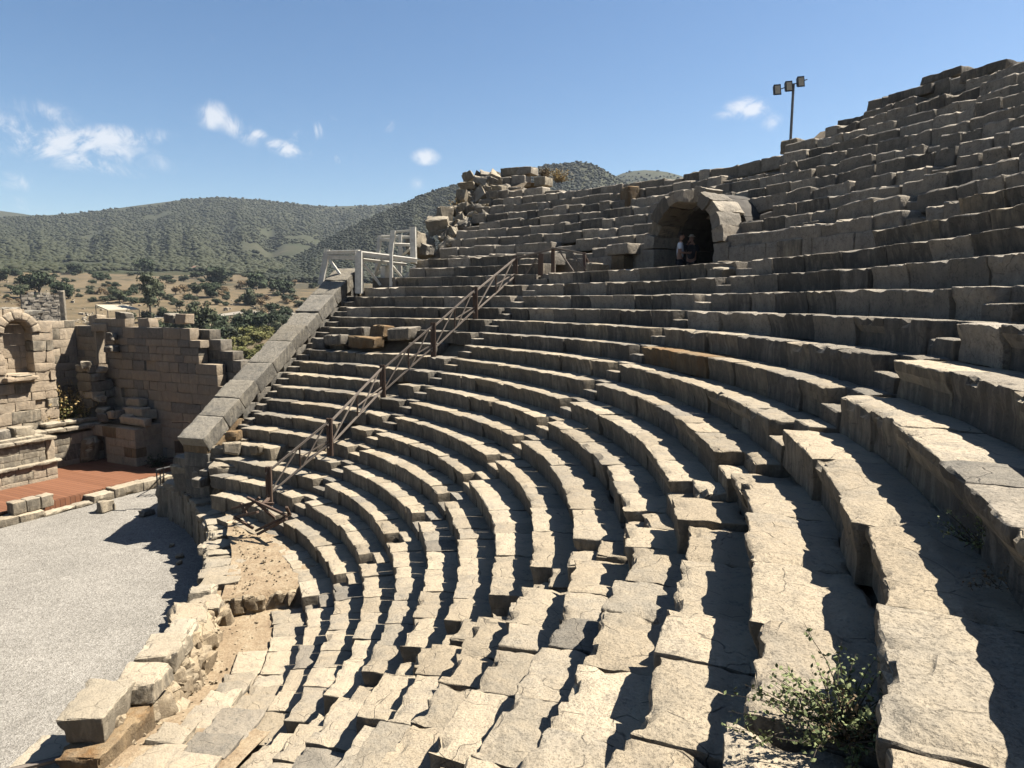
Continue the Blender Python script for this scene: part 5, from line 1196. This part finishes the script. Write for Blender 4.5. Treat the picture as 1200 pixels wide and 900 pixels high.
def person(loc, yaw, label, arms, top_mat, low_mat, hat=None, hair=None, sleeve=None):
    t = thing('person', label, 'person', loc); t.rotation_euler = (0, 0, yaw)
    J = [(0, 0, .95), (0, .01, 1.12), (0, .0, 1.36), (0, .0, 1.48), (0, -.02, 1.55)]; R = [(.15, .11), (.15, .105), (.165, .105), (.07, .06), (.06, .06)]
    E_ = [(0, 1), (1, 2), (2, 3), (3, 4)]
    for sx in (-1, 1):                                             # legs
        b0 = len(J); J += [(.09 * sx, 0, .86), (.10 * sx, -.02, .48), (.10 * sx, .02, .09), (.11 * sx, -.13, .04)]; R += [.095, .065, .045, .04]
        E_ += [(0, b0), (b0, b0+1), (b0+1, b0+2), (b0+2, b0+3)]
    hands = []
    for sx, (el_, wr_) in zip((-1, 1), arms):
        b0 = len(J); J += [(.19 * sx, 0, 1.39), el_, wr_]; R += [.06, .045, .034]; E_ += [(2, b0), (b0, b0+1), (b0+1, b0+2)]; hands.append((np.array(el_), np.array(wr_)))
    body = skin_body('body', J, E_, R, M['skin'], t)
    # head: skull, nose, ears in one mesh
    b = MB(); V, F = ell((0, -.03, 1.665), (.075, .095, .118)); V = np.array(V); lo = V[:, 2] < 1.64; V[lo, 0] *= 1 - (1.64 - V[lo, 2]) * 3; b.put(V, F)
    for c, r in (((0, -.125, 1.655), (.014, .02, .022)), ((.076, -.02, 1.665), (.012, .022, .03)), ((-.076, -.02, 1.665), (.012, .022, .03))): b.put(*ell(c, r, 8, 6))
    part_local('head', np.concatenate(b.V), b.F, M['skin'], t)
    b = MB()
    for sx in (-1, 1): b.put(*ell((.03 * sx, -.115, 1.68), (.012, .008, .008), 8, 6))
    part_local('eyes', np.concatenate(b.V), b.F, M['hair'], t)
    b = MB(); b.put(*ell((0, -.118, 1.61), (.022, .008, .006), 8, 5)); part_local('mouth', np.concatenate(b.V), b.F, M['cloth_red'], t)
    if hair:
        V, F = ell((0, -.008, 1.69), (.085, .10, .115)); V = np.array(V); k_ = (V[:, 2] < 1.68) & (V[:, 1] < 0); V[k_, 2] = 1.70; V[(V[:, 2] < 1.62), 2] = 1.60 if hair == 'short' else 1.45
        part_local('hair', V, F, M['hair'], t)
    if hat:
        b = MB(); b.put(*ell((0, -.02, 1.755), (.09, .105, .075))); b.put(*ell((0, -.04, 1.735), (.14, .16, .012))); part_local('hat', np.concatenate(b.V), b.F, M['hat'], t)
    # hands with five fingers
    for i, (el_, w_) in enumerate(hands):
        d = w_ - el_; d /= np.linalg.norm(d); side = np.cross(d, [0, 1, .2]); side /= np.linalg.norm(side); pn = np.cross(side, d); JJ = [w_, w_ + d * .05, w_ + d * .085]; RR = [.028, .034, .03]; EE = [(0, 1), (1, 2)]
        for f in range(4):
            q = len(JJ); s0 = side * (.027 - .018 * f); ln = (.065, .075, .07, .055)[f]; JJ += [w_ + d * .09 + s0, w_ + d * (.09 + ln * .5) + s0 * 1.1 + pn * .008, w_ + d * (.09 + ln) + s0 * 1.1 + pn * .028]; RR += [.0095, .0085, .007]; EE += [(2, q), (q, q+1), (q+1, q+2)]
        q = len(JJ); JJ += [w_ + d * .035 + side * .038, w_ + d * .075 + side * .058 + pn * .012]; RR += [.011, .008]; EE += [(1, q), (q, q+1)]
        skin_body('hand', JJ, EE, RR, M['skin'], t, 1)
    # clothes: slightly larger skins over the same joints
    JS = [(0, 0, .88), (0, .01, 1.1), (0, 0, 1.36), (0, -.005, 1.46)]; RS = [(.175, .13), (.17, .125), (.18, .12), (.085, .075)]; ES = [(0, 1), (1, 2), (2, 3)]
    for sx, (el_, wr_) in zip((-1, 1), arms):
        b0 = len(JS); sh = np.array((.19 * sx, 0, 1.39)); JS += [tuple(sh), tuple(sh * .35 + np.array(el_) * .65)]; RS += [.085, .066]; ES += [(2, b0), (b0, b0+1)]
        if sleeve: JS += [tuple(el_), tuple(np.array(el_) * .15 + np.array(wr_) * .85)]; RS += [.06, .045]; ES += [(b0+1, b0+2), (b0+2, b0+3)]
    skin_body('shirt', JS, ES, RS, top_mat, t)
    JT = [(0, 0, .93)]; RT = [(.165, .125)]; ET = []
    for sx in (-1, 1): b0 = len(JT); JT += [(.09 * sx, 0, .84), (.10 * sx, -.02, .48), (.10 * sx, .015, .10)]; RT += [.11, .08, .065]; ET += [(0, b0), (b0, b0+1), (b0+1, b0+2)]
    skin_body('trousers', JT, ET, RT, low_mat, t)
    return t
fz = .56 + ZO
p1 = at_r(797, 303, 26.4); person((p1[0], p1[1], fz), radians(70), 'standing person in a white shirt and dark trousers seen from the side in the entrance', (((-.21, -.04, 1.12), (-.13, -.24, 1.10)), ((.21, -.05, 1.12), (.13, -.25, 1.12))), M['shirt_white'], M['cloth_dark'], hair='short')
p2 = at_r(810, 303, 27.15); person((p2[0], p2[1], fz - .02), radians(-20), 'person in dark clothes and pale hat, hands raised to the face, in the entrance', (((-.26, -.16, 1.22), (-.09, -.22, 1.50)), ((.26, -.16, 1.22), (.09, -.22, 1.50))), M['cloth_dark'], M['cloth_dark'], hat=True, sleeve=True)

# ------------------------------------------------------------------ PLANTS ON THE SEATS
def twig_plant(base, n, L, spread, lsz, nl, mat, name, label, cat, seed, droop=.25, lean=(0, 0, 0), stem_mat='bark'):
    g = np.random.default_rng(seed); t = thing(name, label, cat, base); sb = MB(); LV = []; LF = []; cnt = 0
    for i in range(n):
        az = g.uniform(0, 2 * pi); el_ = g.uniform(.25, 1.35); d = np.array([cos(az) * cos(el_) * spread, sin(az) * cos(el_) * spread, sin(el_)]) + lean; d /= np.linalg.norm(d)
        l = L * g.uniform(.55, 1.1); pts = []; p = np.array(base, float) + np.array([g.normal(0, .04), g.normal(0, .04), 0])
        for s_ in range(7):
            pts.append(p.copy()); d = d + np.array([g.normal(0, .1), g.normal(0, .1), -droop * .18]); d /= np.linalg.norm(d); p = p + d * l / 6
        sb.tube(pts, [.006 * (1 - .13 * q) * L / .6 for q in range(7)], 4)
        for q in range(nl):
            u = g.uniform(.15, 1.0) * 5.99; a = int(u); c = pts[a] * (1 - (u - a)) + pts[a+1] * (u - a)
            nn = g.normal(0, 1, 3) + np.array([0, 0, .8]); nn /= np.linalg.norm(nn); tt = np.cross(nn, g.normal(0, 1, 3)); tt /= np.linalg.norm(tt); bb = np.cross(nn, tt); s2 = lsz * g.uniform(.6, 1.3)
            c = c + tt * s2 * .6 + g.normal(0, .012, 3)
            LV += [c - tt * s2 * .9, c - bb * s2 * .5 + nn * s2 * .1, c + tt * s2 * .35 - bb * s2 * .45, c + tt * s2, c + tt * s2 * .35 + bb * s2 * .45, c + bb * s2 * .5 + nn * s2 * .1]; LF.append(tuple(range(cnt, cnt + 6))); cnt += 6
    sb.build('stems', M[stem_mat], t); add('leaves', np.array(LV), LF, M[mat], t, None, False); return t
bz = row_z(7); q = at_z(990, 862, bz + .02)
twig_plant(q, 54, .50, 1.2, .0145, 38, 'bush', 'bush', 'green leafy bush growing between the seat rows at the bottom right', 'bush', 3, .3, (-.25, .05, 0))
twig_plant(q + np.array([.04, -.05, 0]), 30, .26, .9, .011, 26, 'dry_shrub', 'bush', 'brownish dry twigs in the heart of the bottom right bush', 'bush', 9, .2)
q = at_z(1150, 640, row_z(6) + .03); twig_plant(q, 18, .36, 1.4, .011, 22, 'bush', 'weed', 'thin grey-green weed sprouting from the joint of a seat row, right side', 'weed', 14, .05, (-.7, .05, .1))
q = at_z(1172, 690, row_z(6) + .02); twig_plant(q, 10, .16, 1.0, .010, 10, 'dry_shrub', 'weed', 'small brown tuft below the grey-green weed at the right', 'weed', 15, .1, (-.3, 0, 0))
for i, (x, y, rr, h, lb) in enumerate(((540, 244, 31, .9, 'orange-brown dry shrub left of the tumbled heap'), (520, 258, 30.2, .7, 'orange-brown dry shrub low on the tumbled heap'), (655, 208, 34.2, .85, 'orange-brown dry shrub on the skyline right of the broken peak'), (638, 203, 34.5, .6, 'pale dry shrub between the broken peak and the orange shrub'))):
    q = at_r(x, y, rr); twig_plant(q - [0, 0, .25], 60, h, .8, .04, 22, 'dry_grass' if i != 3 else 'dry_shrub', 'dry_shrub', lb, 'shrub', 30 + i, .1)
q = stg(19.5, 17.3, 2.0); twig_plant(q, 170, 2.5, .75, .07, 16, 'dry_grass', 'tall_grass', 'tall yellow-green grass growing between facade and back wall', 'grass', 41, .2)
q = stg(20.1, 16.9, 2.0); twig_plant(q, 120, 2.0, .7, .05, 18, 'dry_grass', 'tall_grass', 'straw-coloured tall grass by the foot of the broken pier', 'grass', 47, .2)
q = stg(18.9, 17.0, 2.0); twig_plant(q, 130, 1.7, .75, .08, 18, 'leaf_bright', 'tall_grass', 'greener tall grass just behind the facade edge', 'grass', 42, .2)
q = stg(20.2, 11.3, .4); twig_plant(q, 40, .7, .8, .05, 12, 'leaf_dark', 'weed', 'dark weed growing at the foot of the shaded wall by the deck', 'weed', 43)
q = stg(14.3, 14.3, 2.3); twig_plant(q, 24, .5, .9, .05, 12, 'leaf_bright', 'weed', 'green weed on the stage-front ledge at the left edge', 'weed', 44)
flush()

# ------------------------------------------------------------------ AIR
m = bpy.data.materials.new('thin_haze'); m.use_nodes = True; m.node_tree.nodes.clear(); t = NT(m.node_tree)
vo = t.N.new('ShaderNodeVolumePrincipled'); vo.inputs['Color'].default_value = (.74, .85, 1, 1); vo.inputs['Density'].default_value = .00008; vo.inputs['Anisotropy'].default_value = .2
om = t.N.new('ShaderNodeOutputMaterial'); t.L.new(vo.outputs[0], om.inputs['Volume'])
hb = 2600.0; hz = [np.array([x, y, z]) for z in (-3.0, 246.0) for (x, y) in ((-hb, -hb), (hb, -hb), (hb, hb), (-hb, hb))]
tag(add('haze', hz, BF, m, None, np.zeros(3), False), 'thin bluish haze over the plain and the hills', 'haze', None, 'stuff')

# ------------------------------------------------------------------ SKY, SUN, CAMERA
SUN_AZ, SUN_EL = 13.0, 54.0
w = bpy.data.worlds.new('World'); scene.world = w; w.use_nodes = True; t = NT(w.node_tree); bg = t.N['Background']
sky = t.N.new('ShaderNodeTexSky'); sky.sky_type = 'NISHITA'; sky.sun_disc = False; sky.sun_elevation = radians(SUN_EL); sky.sun_rotation = radians(90 - SUN_AZ)
sky.altitude = 20; sky.air_density = 1.0; sky.dust_density = .6; sky.ozone_density = 2.6
gen = t.N.new('ShaderNodeTexCoord').outputs['Generated']
CLOUDS = [(60, 160, 110, 17, 8, .85), (125, 160, 60, 11, -6, .9), (40, 172, 60, 14, 14, .8), (90, 186, 60, 9, 12, .85), (45, 130, 40, 12, 10, .7), (20, 212, 30, 9, 5, .6), (10, 240, 40, 10, 8, .5), (250, 135, 20, 14, 0, 1.0), (275, 148, 40, 12, 25, .75), (300, 157, 14, 6, 10, .8), (362, 157, 24, 9, -25, 1.0), (338, 174, 30, 9, 10, 1.0), (392, 187, 16, 6, 0, .75), (392, 142, 12, 7, 0, .75), (453, 145, 9, 9, 0, .85), (499, 184, 17, 9, 0, .85), (878, 127, 26, 12, 5, .8), (905, 142, 12, 12, 60, .6), (850, 135, 16, 6, 0, .45), (490, 215, 10, 9, 0, .35), (255, 44, 10, 6, 0, .35), (1010, 30, 60, 10, 0, .0)]
acc = None
nz1 = t.n('ShaderNodeTexNoise', i_Scale=22.0, i_Detail=10.0, i_Roughness=.66, i_Distortion=1.1); t.L.new(gen, nz1.inputs['Vector'])
nz2 = t.n('ShaderNodeTexNoise', i_Scale=9.0, i_Detail=4.0, i_Roughness=.6); t.L.new(gen, nz2.inputs['Vector'])
for (x, y, a, b_, ang, amt) in CLOUDS:
    if amt <= 0: continue
    c = sight(x, y); c /= np.linalg.norm(c); r_ = np.array([c[1], -c[0], 0]); r_ /= np.linalg.norm(r_); u_ = np.cross(r_, c)
    ca, sa = cos(radians(-ang)), sin(radians(-ang)); e1 = (r_ * ca + u_ * sa) / (a * 1.25 / FPX); e2 = (u_ * ca - r_ * sa) / (b_ * 1.35 / FPX)
    def dot(v): o = t.n('ShaderNodeVectorMath', operation='DOT_PRODUCT'); t.L.new(gen, o.inputs[0]); o.inputs[1].default_value = tuple(v); return o.outputs['Value']
    d2 = t.math('SQRT', t.math('ADD', t.math('POWER', dot(e1), 2.0), t.math('POWER', dot(e2), 2.0)))
    front = t.math('GREATER_THAN', dot(c), .5)
    f = t.math('MULTIPLY', t.math('MULTIPLY', t.math('SUBTRACT', 1.0, d2, clamp=True), front), amt)
    acc = f if acc is None else t.math('MAXIMUM', acc, f)
nn = t.math('ADD', t.math('MULTIPLY', nz1.outputs['Fac'], .7), t.math('MULTIPLY', nz2.outputs['Fac'], .5))
cl = t.math('MULTIPLY', acc, t.math('ADD', t.math('MULTIPLY', t.math('SUBTRACT', nn, .60), 5.0), .42), clamp=True)
cl = t.ramp(cl, [(.04, 0), (.62, 1)], 'EASE')
hs_ = t.n('ShaderNodeHueSaturation', i_Saturation=1.15, i_Value=1.0); t.L.new(sky.outputs[0], hs_.inputs['Color'])
mixed = t.mix(t.math('MULTIPLY', cl, .72), hs_.outputs[0], (11., 11.1, 11.3))
t.L.new(mixed, bg.inputs['Color']); bg.inputs['Strength'].default_value = .037
sd = bpy.data.lights.new('sun', 'SUN'); sd.energy = 5.0; sd.angle = radians(.53); sd.color = (1.0, .935, .835)
so = bpy.data.objects.new('sun', sd); COL.objects.link(so); so.location = (40, 10, 60)
from mathutils import Vector
dv = Vector((cos(radians(SUN_AZ)) * cos(radians(SUN_EL)), sin(radians(SUN_AZ)) * cos(radians(SUN_EL)), sin(radians(SUN_EL))))
so.rotation_euler = dv.to_track_quat('Z', 'Y').to_euler()
cd = bpy.data.cameras.new('camera'); co = bpy.data.objects.new('camera', cd); COL.objects.link(co); scene.camera = co
co.location = tuple(CAM); co.rotation_euler = (pi / 2 - PITCH, 0, 0); cd.sensor_width = 36; cd.lens = FPX / 1200 * 36; cd.clip_start = .05; cd.clip_end = 20000
vs = scene.view_settings; vs.view_transform = 'Standard'; vs.look = 'None'; vs.gamma = 1; vs.exposure = 1.85; vs.use_curve_mapping = False
